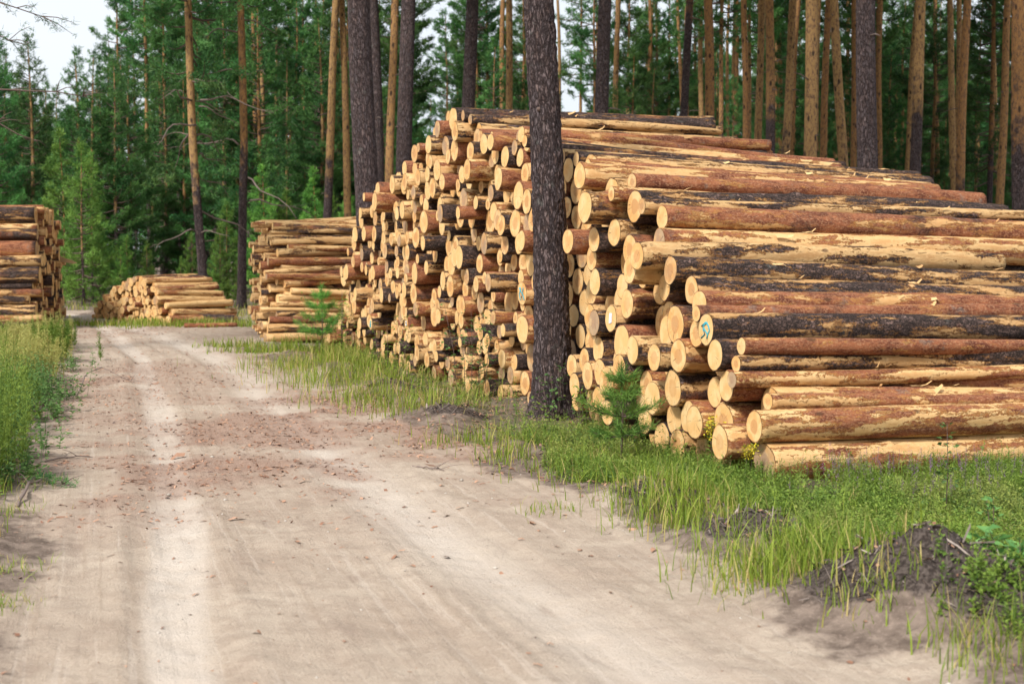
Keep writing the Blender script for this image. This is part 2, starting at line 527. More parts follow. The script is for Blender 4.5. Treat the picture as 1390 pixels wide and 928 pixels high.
def mat_ground(road):
    m = NT('sandy_road_soil' if road else 'forest_floor_soil')
    pos = m.n('TexCoord').outputs['Object']
    n1 = m.noise(pos, 1.1, 5, .6); n2 = m.noise(pos, 7, 5, .65); n3 = m.noise(pos, 45, 4, .7)
    tr = m.attr('tr'); li = m.attr('li'); gr = m.attr('gr'); uv = m.attr('uvw', 'Vector')
    sand = m.mix(m.ramp(n1, .3, .7), (.47, .38, .295), (.38, .295, .225))
    sand = m.mix(m.ramp(n2, .40, .68, 0, .55), sand, (.30, .225, .17))
    st = m.noise(m.vm('ADD', m.vm('MULTIPLY', uv, (20, .5, 1)), m.vm('MULTIPLY', m.noise(pos, 2.5, 4, .6, out='Color'), (.7, 0, 0))), 1.0, 4, .6)
    n4 = m.noise(pos, 150, 3, .7)
    sand = m.mix(m.ramp(st, .54, .68, 0, .42), sand, (.32, .24, .175))
    sand = m.mix(m.ramp(st, .44, .34, 0, .45), sand, (.52, .43, .35))
    sand = m.mix(m.math('MULTIPLY', m.math('MULTIPLY', tr, m.ramp(n2, .25, .65, .55, 1.0)), .85), sand, (.60, .52, .44))
    pitp = m.noise(m.vm('MULTIPLY', uv, (3.2, 1.1, 1)), 1.0, 3, .6)
    sand = m.mix(m.ramp(pitp, .60, .72, 0, .45), sand, (.25, .18, .14))
    sand = m.mix(m.ramp(n3, .58, .72, 0, .5), sand, (.20, .145, .11))
    sand = m.mix(m.ramp(n3, .42, .30, 0, .35), sand, (.56, .48, .40))
    sand = m.mix(m.ramp(n4, .56, .68, 0, .40), sand, (.21, .155, .12))
    sand = m.mix(m.ramp(n4, .42, .32, 0, .35), sand, (.62, .54, .46))
    soil = m.mix(m.ramp(n2, .35, .65), (.25, .19, .15), (.125, .092, .072))
    soil = m.mix(m.ramp(n3, .55, .65, 0, .6), soil, (.32, .24, .19))
    dk = m.mix(m.ramp(n3, .4, .6), (.045, .034, .029), (.125, .098, .083))
    lit = m.mix(m.ramp(n4, .42, .60), (.20, .105, .075), (.38, .25, .185))
    col = m.mix(m.math('MULTIPLY', li, .7), sand, lit)
    so = m.attr('so')
    col = m.mix(m.ramp(m.math('ADD', so, m.math('MULTIPLY', m.math('SUBTRACT', n2, .5), .6)), .3, .7), col, soil)
    col = m.mix(m.ramp(m.math('ADD', m.attr('dk'), m.math('MULTIPLY', m.math('SUBTRACT', n2, .5), .5)), .3, .6), col, dk)
    col = m.mix(m.math('MULTIPLY', m.ramp(gr, .3, .9), .5), col, (.07, .085, .03))
    h = m.math('ADD', m.math('MULTIPLY', n3, .5), m.math('ADD', n2, m.math('ADD', m.math('MULTIPLY', st, .35), m.math('MULTIPLY', n4, .25))))
    return m.fin(col, .95, m.bump(h, .022 if road else .03, .9), .1)


M_ROAD = mat_ground(True); M_SOIL = mat_ground(False)


def ground_attrs(X, Y):
    tr = np.zeros_like(X)
    wob = (vnoise(X * 0 + 3, Y * .5, 61) - .5) * .10
    tl = np.exp(-(np.abs(X - TLx(Y) - wob) / (.125 + .05 * vnoise(Y * .8, 0 * Y, 62))) ** 7) * (.65 + .45 * vnoise(X * 2, Y * .6, 63))
    trr = np.exp(-((X - TRx(Y) + wob) / .26) ** 2) * (.45 + .7 * fbm(X * 2, Y * .45, 64, 3))
    tr = np.clip(np.maximum(tl, trr), 0, 1) * sstep(44, 38, Y)
    li = litterness(X, Y)
    gr = greenness(X, Y)
    rm = roadmask(X, Y)
    dr = X - XR(Y); dl = XL(Y) - X
    off = np.maximum(dr, dl)
    n = fbm(X * 1.1, Y * 1.1, 71, 3)
    so = sstep(-.50, .22, off + (n - .5) * 1.3) * .9
    so = np.where(Y > 40, 1.0, so)
    so = np.maximum(so, gr * .75)
    so = np.where((Y > 24) & (X > XL(Y)) & (X < -2) & (Y < 36), so * .45, so)
    u = X - .5 * (TLx(Y) + TRx(Y))
    # road heads away from the viewer with a drift to the left
    return dict(tr=tr, li=np.clip(li, 0, 1), gr=gr, so=so, dk=mounddark(X, Y), uvw=np.stack([u, Y, 0 * X], -1))


gx = axis(.055, -5.0, 4.2, -700, 700, 1.018, 1.03, (-16, 9))
gy = axis(.055, 4.5, 17.0, -300, 900, 1.06, 1.010, (0, 45))
X, Y = np.meshgrid(gx, gy)
Z = hfun(X, Y) - .035 * sstep(.25, .75, roadmask(X, Y)) * (Y < 43)
A = ground_attrs(X, Y)
tag(grid_mesh('ground', X, Y, Z, M_SOIL, A), kind='structure')
ry = np.concatenate([np.arange(-8, 4, .25), np.arange(4, 18, .045), np.arange(18, 43.2, .10)])
# the strip follows the ribbon between both edges, a little wider than the road
rxl = XL(ry) - .3; rxr = XR(ry) + .3
u = np.linspace(0, 1, 110)
Y = np.repeat(ry[:, None], 110, 1)
X = rxl[:, None] * (1 - u) + rxr[:, None] * u
A = ground_attrs(X, Y)
Z = hfun(X, Y) + .003 - .03 * sstep(.35, .1, roadmask(X, Y))
tag(grid_mesh('road', X, Y, Z, M_ROAD, A), kind='structure')
print('ground', round(time.time() - T0, 1))


def gz(x, y):
    return float(hfun(np.array([x]), np.array([y]))[0])

# ------------------------------------------------------------------ logs
TREE_FRONT = np.array([P(731, 0, 13.85), P(739, 140, 13.85), P(746, 300, 13.85), P(748.5, 400, 13.85), P(751.5, 566, 13.85)])
FT = TREE_FRONT[-1][:2]


def log_data(p0, d, L, r0, r1, seed, hi):
    """p0: sawn end that faces the road, d: unit direction. returns body Geo arrays and cut ends"""
    rs = np.random.RandomState(seed)
    seg, nr = (36, 90) if hi == 2 else ((26, 30) if hi == 1 else (9, 3))
    t = np.linspace(0, 1, nr)
    d = d / np.linalg.norm(d)
    u = np.cross(d, [0, 0, 1.0]); u /= np.linalg.norm(u); w = np.cross(u, d)
    bend = rs.uniform(-.024, .024) * L; b2 = rs.uniform(-.006, .006) * L
    ph = rs.uniform(0, 6.28)
    c = p0[None, :] + d[None, :] * (t * L)[:, None]
    bo = np.sin(math.pi * t) * bend * .6 + np.sin(2 * math.pi * t) * b2
    c = c + bo[:, None] * (math.cos(ph) * u + math.sin(ph) * w * .5)[None, :]
    a = np.linspace(0, 2 * np.pi, seg, endpoint=False)
    rad = (r0 + (r1 - r0) * t)[:, None] * np.ones((nr, seg))
    k = 1 + .030 * np.sin(2 * a + rs.uniform(0, 6))[None, :] + .020 * np.sin(3 * a[None, :] + rs.uniform(0, 6) + 3 * t[:, None]) + .012 * np.sin(5 * a[None, :] + rs.uniform(0, 6) - 6 * t[:, None])
    if hi:
        xs = t * L
        off = rs.uniform(0, 100)
        k = k + (fbm(xs[:, None] * 7 + off, a[None, :] * 3.2 * 1.0 + 0 * xs[:, None], seed % 97, 3) - .5) * .075 * np.minimum(1, np.sin(a / 2)[None, :] * 3)
        for _ in range(rs.randint(3, 7)):          # knots
            kx, ka, kw = rs.uniform(.05, .95) * L, rs.uniform(0, 6.28), rs.uniform(.03, .07)
            da = (a[None, :] - ka + math.pi) % (2 * math.pi) - math.pi
            k = k + .15 * np.exp(-((xs[:, None] - kx) / kw) ** 2 - (da * r0 / kw) ** 2)
    rad = rad * k
    V = c[:, None, :] + rad[..., None] * (np.cos(a)[None, :, None] * u + np.sin(a)[None, :, None] * w)
    offv = rs.uniform(-40, 40)
    lp = np.stack([np.broadcast_to((t * L)[:, None] + offv, (nr, seg)), rad * np.cos(a)[None, :] + offv * .7, rad * np.sin(a)[None, :]], -1)
    i = np.arange(nr - 1)[:, None] * seg; j = np.arange(seg)[None, :]; j2 = (j + 1) % seg
    Q = np.stack([i + j, i + j2, i + seg + j2, i + seg + j], -1).reshape(-1, 4)
    V = V.reshape(-1, 3); lp = lp.reshape(-1, 3)
    # bark rim rings at both ends
    caps = []
    for e, (ri, sgn) in enumerate(((0, -1), (nr - 1, 1))):
        ring = V[ri * seg:(ri + 1) * seg]
        cen = c[ri]
        inner = cen + (ring - cen) * .955
        n0 = len(V)
        V = np.vstack([V, inner]); lp = np.vstack([lp, lp[ri * seg:(ri + 1) * seg]])
        jj = np.arange(seg)
        q = np.stack([ri * seg + jj, n0 + jj, n0 + (jj + 1) % seg, ri * seg + (jj + 1) % seg], -1)
        if sgn > 0: q = q[:, ::-1]
        Q = np.vstack([Q, q])
        # sawn disc
        off3 = d * sgn * .003
        tilt = d * rs.uniform(-.05, .05)
        fr = [0.0, .35, .7, .97]
        dv = [cen + off3]; cp = [np.zeros(3)]; rr = [0.0]
        for f in fr[1:]:
            pr = cen + (ring - cen) * f * (.97 if f > .9 else 1) + off3
            dv += list(pr)
            cp += [np.array([0, (p - cen) @ u, (p - cen) @ w]) for p in pr]
            rr += [f] * seg
        dv = np.array(dv); cp = np.array(cp); rr = np.array(rr)
        cx, cy = rs.uniform(-.12, .12, 2) * r0
        cp = cp - np.array([0, cx, cy])
        tr = np.stack([np.zeros(seg, int), 1 + (jj + 1) % seg, 1 + jj], -1)
        qq = []
        for b in range(2):
            s0 = 1 + b * seg; s1 = s0 + seg
            qq.append(np.stack([s0 + jj, s0 + (jj + 1) % seg, s1 + (jj + 1) % seg, s1 + jj], -1))
        qq = np.vstack(qq)
        if sgn > 0: tr = tr[:, ::-1]; qq = qq[:, ::-1]
        caps.append((dv, qq, tr, cp, rr, cp + np.array([offv + ri, 0, 0])))
    return V, Q, lp, caps, c


LOGS = []      # dict per log


def pack(profile, Ls, rfun, rs, nmax=2000, tries=6):
    """drop circles into the outline profile(s) of width Ls; returns s, z, r"""
    gs = np.linspace(0, Ls, int(Ls / .03))
    pr = np.array([profile(s) for s in gs])
    S, Zc, Rr = [], [], []
    fails = 0
    while len(S) < nmax and fails < 60:
        r = rfun(rs)
        H = np.full(len(gs), r * .93)
        if S:
            s_, z_, r_ = np.array(S), np.array(Zc), np.array(Rr)
            dd = (r + r_)[None, :] ** 2 - (gs[:, None] - s_[None, :]) ** 2
            H = np.maximum(H, np.where(dd > 0, z_[None, :] + np.sqrt(np.maximum(dd, 0)), -9).max(1))
        lim = np.minimum(pr, np.minimum(np.interp(gs - r * .6, gs, pr), np.interp(gs + r * .6, gs, pr)))
        ok = (H + r <= lim + .04) & (gs > r) & (gs < Ls - r)
        mn = ok & (H <= np.roll(H, 1) + 1e-6) & (H <= np.roll(H, -1) + 1e-6)
        idx = np.where(mn)[0]
        if not len(idx):
            fails += 1; continue
        fails = 0
        key = H[idx] + rs.uniform(0, .12, len(idx))
        if Ls > 12: key = key + (.6 * (gs[idx] > 5.5) if r > .112 else 0) + (.6 * (gs[idx] < 4.5) if r < .098 else 0)
        i = idx[np.argmin(key)]
        S.append(gs[i]); Zc.append(H[i]); Rr.append(r)
    return np.array(S), np.array(Zc), np.array(Rr)


def add_pile(pid, A, B, dirang, L, profile, rfun, seed, stag=.1, tilt=0.0, yaw=.012, tiltv=.008, peel=(.5, .25), red=.5, tap=.86, dist_back=None, sizeL=.06):
    rs = np.random.RandomState(seed)
    A = np.array(A, float); B = np.array(B, float)
    Ls = np.linalg.norm(B - A); ax = (B - A) / Ls
    S, Zc, Rr = pack(profile, Ls, rfun, rs)
    n = len(S)
    for i in range(n):
        an = R(dirang) + rs.normal(0, yaw)
        tl = (tilt(Zc[i], S[i]) if callable(tilt) else tilt) + rs.normal(0, tiltv)
        d = np.array([math.sin(an) * math.cos(tl), math.cos(an) * math.cos(tl), math.sin(tl)])
        off = np.clip(rs.normal(0, stag), -2.2 * stag, 2.4 * stag)
        p = A + ax * S[i]
        p0 = np.array([p[0], p[1], 0]) + np.array([d[0], d[1], 0]) * off
        if pid == 'main':                       # keep clear of the trunk that stands against the pile
            q = FT - p0[:2]; dd = np.array([math.sin(an), math.cos(an)])
            lat = abs(q[0] * dd[1] - q[1] * dd[0])
            if lat < .34 + Rr[i]:
                fwd = q @ dd
                need = fwd + .27
                if need > 0: p0[:2] += dd * need
        base = gz(p[0], p[1]) * .6
        p0[2] = Zc[i] + base
        if rs.rand() < .5: r0, r1 = Rr[i], Rr[i] * tap
        else: r0, r1 = Rr[i] * .98, Rr[i] * (2 - tap) * .93
        if pid == 'main' and S[i] > 6.2: L_ = L * .88
        else: L_ = L
        LOGS.append(dict(pile=pid, s=S[i], z=Zc[i], r=Rr[i], p0=p0, d=d, L=L_ * (1 + rs.normal(0, sizeL / 2)), r0=r0, r1=r1, seed=seed * 1000 + i,
                         bk=float(np.clip(rs.choice([.24, .80], p=[1 - red, red]) + rs.normal(0, .12), 0, 1)),
                         pl=float(np.clip(rs.normal(*peel), 0.05, .64 if (pid == 'main' and rs.rand() > .05) else .95)), rn=rs.rand(), hits=0))
    return n


prof_main = lambda s: np.interp(s, [0, .2, .45, .6, 1.0, 1.4, 1.6, 2.0, 2.2, 3.3, 4.6, 5.6, 6.9, 7.6, 8.5, 9.0, 10.3, 12.2, 13.0, 13.5, 14.3, 15.1, 15.25],
                                [.34, .55, .72, .98, 1.18, 1.36, 1.52, 1.74, 2.02, 2.38, 2.64, 2.88, 3.00, 3.30, 3.34, 3.12, 2.92, 2.42, 2.25, 1.9, 1.5, .9, .4])
n1 = add_pile('main', (1.86, 9.8), (-3.1, 24.5), 68.5, 3.95, prof_main,
              lambda rs: float(np.clip(rs.normal(.104, .023), .065, .160)), 11, stag=.115,
              tilt=lambda z, s: (-.014 - .012 * z) if s < 6.2 else -.002 * z, yaw=.026, tiltv=.012, peel=(.40, .20), red=.41)
n2 = add_pile('second', (-4.15, 24.9), (-5.15, 29.6), 66, 4.0,
              lambda s: np.interp(s, [0, .15, .35, .9, 3.8, 4.5, 4.85], [.9, 1.55, 1.98, 2.14, 2.18, 1.75, .4]),
              lambda rs: float(np.clip(rs.normal(.062, .014), .04, .10)), 22, stag=.16, tilt=.0, yaw=.07, tiltv=.035, peel=(.60, .22), red=.82)
n3 = add_pile('small', (-7.35, 30.6), (-10.0, 34.2), 42, 1.7,
              lambda s: np.interp(s, [0, .25, .6, 1.2, 1.9, 2.6, 3.3, 4.0, 4.4, 4.68], [.26, .48, .74, .96, 1.04, .95, .78, .58, .44, .22]),
              lambda rs: float(np.clip(rs.normal(.080, .015), .05, .115)), 33, stag=.08, tilt=0, yaw=.03, tiltv=.015, peel=(.58, .2), red=.8)
n4 = add_pile('left', (-9.45, 28.2), (-11.3, 35.4), -98, 4.6,
              lambda s: np.interp(s, [0, .12, .3, 3.6, 5.6, 6.6, 7.4], [2.3, 2.45, 2.52, 2.5, 2.25, 1.9, 1.2]),
              lambda rs: float(np.clip(rs.normal(.108, .03), .06, .19)), 44, stag=.10, tilt=.0, yaw=.02, tiltv=.01, peel=(.42, .22), red=.58)
# one long pole lying on the ground beside the small pile and one dark log behind it
for (a, b, r, bk) in ((G(250, 445), G(322, 444), .05, .9), (G(262, 439), G(320, 440), .11, .05)):
    a = a + np.array([0, 0, r]); b = b + np.array([0, 0, r])
    LOGS.append(dict(pile='loose', s=0, z=r, r=r, p0=a, d=(b - a) / np.linalg.norm(b - a), L=np.linalg.norm(b - a), r0=r, r1=r * .9,
                     seed=900 + int(bk * 10), bk=bk, pl=.2, rn=.5, hits=0))
for g in LOGS:
    if g['pile'] == 'main' and g['s'] < 1.3 and g['z'] < .75: g['bk'] = .62 + .3 * g['rn']; g['pl'] = .35 + .3 * g['rn']
print('logs', n1, n2, n3, n4, round(time.time() - T0, 1))

# which logs show largest: rays from the camera against plain prisms
bv, bf, own = [], [], []
for k, g in enumerate(LOGS):
    V, Q, lp, caps, c = log_data(g['p0'], g['d'], g['L'], g['r0'], g['r1'], g['seed'], 0)
    n0 = len(bv); bv += V.tolist(); bf += (Q + n0).tolist(); own += [k] * len(Q)
    for (dv, qq, tr, cp, rr, l2) in caps:
        n0 = len(bv); bv += dv.tolist(); bf += (qq + n0).tolist() + (tr + n0).tolist(); own += [k] * (len(qq) + len(tr))
tree = BVHTree.FromPolygons(bv, bf)
eye = Vector((0, 0, CAMH))
for py in np.arange(150, 680, 3.0):
    for px in np.arange(1, 1390, 3.0):
        if 104 < px < 128 or (px < 320 and py > 460): continue
        dr = Vector(ray(px, py)).normalized()
        _, _, fi, _ = tree.ray_cast(eye, dr)
        if fi is not None:
            g = LOGS[own[fi]]
            g['hits'] += 1
            g.setdefault('px', []).append((px, py))
# sawn end in view?
for g in LOGS:
    g['ex'], g['ey'] = proj(g['p0'])
    _, _, fi, _ = tree.ray_cast(eye, (Vector(g['p0'] - g['d'] * .01) - eye).normalized())
    g['endvis'] = fi is not None and LOGS[own[fi]] is g and 0 < g['ex'] < 1390
    if 'px' in g: g['cx'], g['cy'] = np.mean(g['px'], axis=0)
order = sorted(range(len(LOGS)), key=lambda k: -LOGS[k]['hits'])
single = set(k for k in order[:300] if LOGS[k]['hits'] > 0)
single = set(list(single)[:300])
print('visible logs', sum(g['hits'] > 0 for g in LOGS), 'single', len(single), 'min hits', min(LOGS[k]['hits'] for k in single), round(time.time() - T0, 1))

ONES = ['', 'first', 'second', 'third', 'fourth', 'fifth', 'sixth', 'seventh', 'eighth', 'ninth', 'tenth', 'eleventh', 'twelfth', 'thirteenth', 'fourteenth', 'fifteenth', 'sixteenth', 'seventeenth', 'eighteenth', 'nineteenth']
TENS = {2: 'twent', 3: 'thirt', 4: 'fort', 5: 'fift', 6: 'sixt', 7: 'sevent', 8: 'eight', 9: 'ninet'}


def ordinal(n):
    if n < 20: return ONES[n]
    t, o = divmod(n, 10)
    return TENS[t] + ('ieth' if o == 0 else 'y-' + ONES[o])


def look(g):
    if g['pl'] > .78: return 'mostly peeled'
    if g['bk'] > .5: return 'reddish'
    return 'dark-barked'


# labels: sides that show go by height on the near slope, sawn ends by row and by distance from the trunk in front
main = [k for k in single if LOGS[k]['pile'] == 'main']
for k in main: LOGS[k]['long'] = (LOGS[k]['hits'] > 60 and np.ptp([p[0] for p in LOGS[k]['px']]) > 150)
slope = sorted([k for k in main if LOGS[k]['long']], key=lambda k: LOGS[k]['ey'])
for i, k in enumerate(slope):
    LOGS[k]['label'] = f"{look(LOGS[k])} log seen lengthwise on the big stack's near slope, {ordinal(i + 1)} down from its top"
rest = [k for k in main if not LOGS[k]['long']]
rows = {}
for k in rest: rows.setdefault(int(LOGS[k]['p0'][2] / .24), []).append(k)
for rw, ks in rows.items():
    lf = sorted([k for k in ks if LOGS[k]['ex'] < 742], key=lambda k: -LOGS[k]['ex'])
    rt = sorted([k for k in ks if LOGS[k]['ex'] >= 742], key=lambda k: LOGS[k]['ex'])
    for nm, lst in (('left', lf), ('right', rt)):
        for i, k in enumerate(lst):
            LOGS[k]['label'] = f"{look(LOGS[k])} log end, {ordinal(rw + 1)} layer up in big stack, {ordinal(i + 1)} {nm} of standing trunk"
for pid, nm in (('second', 'the tidy stack of thin logs'), ('left', 'the stack behind the tall weeds'), ('small', 'the low stack by the road bend')):
    ks = sorted([k for k in single if LOGS[k]['pile'] == pid], key=lambda k: LOGS[k]['cy'])
    for i, k in enumerate(ks):
        LOGS[k]['label'] = f"{look(LOGS[k])} log in {nm}, {ordinal(i + 1)} counting down"
for k in single:
    if LOGS[k]['pile'] == 'loose':
        LOGS[k]['label'] = 'thin reddish pole lying on the ground beside the low stack' if LOGS[k]['r'] < .1 else 'thick dark log lying on the ground behind the reddish pole'
GROUPS = dict(main='logs of the big roadside stack', second='thin logs of the tidy stack', small='logs of the low stack at the bend', left='logs of the stack behind the weeds', loose='logs lying beside the low stack')

stuff = Geo()
for k, g in enumerate(LOGS):
    hi = 0
    if g['hits'] > 0: hi = 1
    if g['hits'] > 140: hi = 2
    V, Q, lp, caps, cl = log_data(g['p0'], g['d'], g['L'], g['r0'], g['r1'], g['seed'], hi)
    at = dict(bk=np.full(len(V), g['bk']), pl=np.full(len(V), g['pl']), rn=np.full(len(V), g['rn']), rr=np.ones(len(V)), lp=lp, cp=np.zeros((len(V), 3)))
    if k in single:
        o = mesh('pine_log', V - g['p0'], Q, M_LOG, None, at, loc=g['p0'])
        tag(o, g['label'], 'log', GROUPS[g['pile']])
        g['obj'] = o
        for (dv, qq, tr, cp, rr, l2) in caps:
            e = Geo(); e.add(dv - g['p0'], qq, tr, dict(cp=cp, rr=rr, lp=l2, rn=np.full(len(dv), g['rn'])))
            e.build('sawn_end', M_END, o, smooth=False)
    else:
        stuff.add(V, Q, None, at)
        for (dv, qq, tr, cp, rr, l2) in caps:
            stuff.add(dv, qq, tr, dict(bk=0, pl=0, rn=g['rn'], rr=rr, lp=l2, cp=cp), m=1)
tag(stuff.build('stacked_logs', [M_LOG, M_END], smooth=True), 'the remaining small and hidden logs packed through all the stacks', 'logs', kind='stuff')
print('logs built', round(time.time() - T0, 1))

# paint scribbles and paper tags on sawn ends, as children of their logs
for (px, py, kind) in ((714, 402, 'blue'), (823, 420, 'tag'), (966, 463, 'blue'), (515, 437, 'blue'), (546, 437, 'tag')):
    c = [g for g in LOGS if 'obj' in g and g['pile'] == 'main' and g['endvis']]
    g = min(c, key=lambda g: math.hypot(g['ex'] - px, g['ey'] - py))
    d = g['d']; uu = np.cross(d, [0, 0, 1]); uu /= np.linalg.norm(uu); ww = np.cross(uu, d)
    r = g['r0']; e = Geo()
    f0 = -d * .006
    if kind == 'blue':
        rs = np.random.RandomState(int(px))
        for k in range(3):
            q = [(rs.uniform(-.3, .3) * r + (k - 1) * .28 * r, zz * r) for zz in np.linspace(-.55, .45, 5)]
            pts = [f0 + uu * a + ww * b for a, b in q]
            V, Q, T = tube(pts, .006, 5); e.add(V, Q, T)
        e.build('paint_mark', M_PAINT, g['obj'])
    else:
        a, b = r * .22, r * .38
        pts = [f0 + uu * x + ww * y + dd for dd in (0, -d * .003) for x, y in ((-a, -b), (a, -b * .8), (a * 1.1, b), (-a * .8, b))]
        e.add(np.array(pts), [(0, 1, 2, 3), (7, 6, 5, 4), (0, 4, 5, 1), (1, 5, 6, 2), (2, 6, 7, 3), (3, 7, 4, 0)])
        e.build('paper_tag', M_TAG, g['obj'], smooth=False)

# splintered plank that sticks out of the left stack
a = P(62, 347, 33.4); b = P(104, 357, 32.6)
e = Geo()
dd = (b - a); n = 9
sec = []
for k in range(n):
    t = k / (n - 1); c = a + dd * t; wdt = .075 * (1 - t ** 3 * .85) + .01 * math.sin(k * 2.1); th = .02
    sec += [c + np.array([0, 0, wdt]), c + np.array([.0, th, wdt * .6]), c + np.array([0, th, -wdt]), c + np.array([0, -th, -wdt * .9])]
Q = [(k * 4 + j, k * 4 + (j + 1) % 4, k * 4 + 4 + (j + 1) % 4, k * 4 + 4 + j) for k in range(n - 1) for j in range(4)] + [(3, 2, 1, 0), (n * 4 - 4, n * 4 - 3, n * 4 - 2, n * 4 - 1)]
e.add(np.array(sec) - a, Q)
tag(e.build('split_plank', M_SPLINT, smooth=False, loc=a), 'pale splintered plank sticking out of the stack behind the weeds', 'plank')

# ------------------------------------------------------------------ tree trunks
def trunk_geo(pts, rad, zc, seed, seg=20, step=.25, fine=False, flare=.35):
    """pts: polyline ground to top, local coordinates"""
    pts = np.asarray(pts, float)
    L = np.concatenate([[0], np.cumsum(np.linalg.norm(np.diff(pts, axis=0), axis=1))])
    n = max(4, int(L[-1] / step))
    if fine:
        q = np.concatenate([np.linspace(0, 6, 420), np.linspace(6.2, L[-1], 40)])
    else:
        q = np.linspace(0, L[-1], n)
    C = np.stack([np.interp(q, L, pts[:, i]) for i in range(3)], -1)
    if not fine:
        rs = np.random.RandomState(seed)
        C[:, 0] += np.sin(q * rs.uniform(.5, .9) + rs.uniform(0, 6)) * .02 * (q / L[-1] * 3 + .3)
    d, u, v = frames(C)
    a = np.linspace(0, 2 * np.pi, seg, endpoint=False)
    r = np.interp(q / L[-1], [0, .5, 1], [1, .74, .18]) * rad
    r = r * (1 + flare * np.exp(-q / .22) + flare * .3 * np.exp(-q / .9))
    rr = r[:, None] * (1 + .03 * np.sin(2 * a + seed)[None, :] + .05 * np.exp(-q / .4)[:, None] * np.sin(5 * a + seed)[None, :] +
                       (fbm(q[:, None] * 4 + seed, a[None, :] * 2, 3, 2) - .5) * .05 * np.minimum(1, np.sin(a / 2)[None, :] * 3))
    if fine:
        rel = np.zeros((len(q), seg))
        for i in range(len(q)):
            for j in range(seg):
                p = Vector((math.cos(a[j]) * rad * 30, math.sin(a[j]) * rad * 30, q[i] * 7.5))
                p = p + mnoise.noise_vector(p * .6) * .9
                dist, _ = mnoise.voronoi(p)
                rel[i, j] = min(1.0, (dist[1] - dist[0]) * 1.6) + .6 * mnoise.noise(p * 1.7) + .3 * mnoise.noise(p * 4)
        rr = rr + .015 * (rel - .5) * (q < 6.3)[:, None]
    V = (C[:, None, :] + rr[..., None] * (np.cos(a)[None, :, None] * u[:, None, :] + np.sin(a)[None, :, None] * v[:, None, :])).reshape(-1, 3)
    m_ = len(q)
    i = np.arange(m_ - 1)[:, None] * seg; j = np.arange(seg)[None, :]; j2 = (j + 1) % seg
    Q = np.stack([i + j, i + j2, i + seg + j2, i + seg + j], -1).reshape(-1, 4)
    lp = np.stack([rr * np.cos(a)[None, :] + seed * 1.7, rr * np.sin(a)[None, :], np.broadcast_to(q[:, None], rr.shape)], -1).reshape(-1, 3)
    ht = np.repeat(q - zc, seg)
    g = Geo()
    g.add(V, Q, None, dict(lp=lp, ht=ht, rn=(seed * .37) % 1.0))
    return g, C, r, q


def needles(cent, dirs, n, length, width, rs, spread=.9, up=.25, col=None):
    """n thin triangles round each tuft centre"""
    m = len(cent)
    c = np.repeat(cent, n, 0); dd = np.repeat(dirs, n, 0)
    v = dd + rs.normal(0, spread, (m * n, 3)); v[:, 2] += up
    v /= np.linalg.norm(v, axis=1)[:, None]
    l = length * rs.uniform(.65, 1.2, (m * n, 1))
    s = np.cross(v, rs.normal(0, 1, (m * n, 3))); s /= np.linalg.norm(s, axis=1)[:, None] + 1e-9
    b = c + rs.normal(0, length * .22, (m * n, 3))
    V = np.stack([b - s * width / 2, b + s * width / 2, b + v * l], 1).reshape(-1, 3)
    T = np.arange(m * n * 3).reshape(-1, 3)
    if col is None: col = rs.rand(m)
    cc = np.repeat(np.clip(np.repeat(col, n) + rs.normal(0, .12, m * n), 0, 1), 3)
    return V, T, cc


def crown(seed, H, z0, Rm, shape='cone', nb=110, tuft=.26, nn=8, nl=.17, nw=.030, taper=None, dead=0.0):
    """foliage of a pine: returns (foliage Geo, limb Geo)"""
    rs = np.random.RandomState(seed)
    cent, dirs, cols = [], [], []
    limbs = Geo()
    for b in range(nb):
        t = (b + rs.rand()) / nb
        t = t ** .85
        z = z0 + (H - z0) * t
        if shape == 'cone': pr = (1 - t) ** .75 * (.55 + .45 * min(1, t * 5)) + .05
        elif shape == 'round': pr = math.sin(math.pi * min(1, t * .83 + .17)) ** .7 + .05
        else: pr = (.75 + .25 * math.sin(t * 9 + seed)) * (1 - t ** 3) + .08
        Lb = Rm * pr * rs.uniform(.55, 1.15)
        az = rs.uniform(0, 2 * math.pi)
        el = rs.normal(.15 + .5 * t, .15)
        k = 6
        tt = np.linspace(0, 1, k)
        hx, hy = math.cos(az), math.sin(az)
        curl = rs.uniform(-.25, .35)
        rad_ = tt * Lb * math.cos(el)
        zz = z + tt * Lb * math.sin(el) - .18 * Lb * np.sin(tt * math.pi) * (1 - t) + curl * .3 * Lb * tt ** 2
        wig = rs.uniform(-.15, .15) * Lb * np.sin(tt * 3)
        pts = np.stack([hx * rad_ - hy * wig, hy * rad_ + hx * wig, zz], -1)
        if Lb > .5:
            V, Q, T = tube(pts, np.linspace(.012 + .012 * Lb, .005, k), 4, cap=False)
            limbs.add(V, Q, T)
        nt = max(3, int(Lb * Lb * 2.6 / tuft + Lb * 2.2 / tuft))
        q = rs.uniform(.22, 1.0, nt) ** .7
        lat = rs.normal(0, .26, nt) * Lb * (1.15 - q)
        lat = np.clip(lat, -.5, .5)
        px_ = np.interp(q, tt, pts[:, 0]) - hy * lat; py_ = np.interp(q, tt, pts[:, 1]) + hx * lat
        pz_ = np.interp(q, tt, pts[:, 2]) + rs.normal(0, .05, nt) + abs(lat) * .1
        cent.append(np.stack([px_, py_, pz_], -1))
        dirs.append(np.tile([hx * .6, hy * .6, .35], (nt, 1)))
        cols.append(np.full(nt, rs.uniform(0, .75)) + rs.uniform(0, .25, nt))
    cent = np.vstack(cent); dirs = np.vstack(dirs); cols = np.concatenate(cols)
    V, T, cc = needles(cent, dirs, nn, nl, nw, rs, col=cols)
    f = Geo(); f.add(V, None, T, dict(rn=cc, st=0))
    return f, limbs


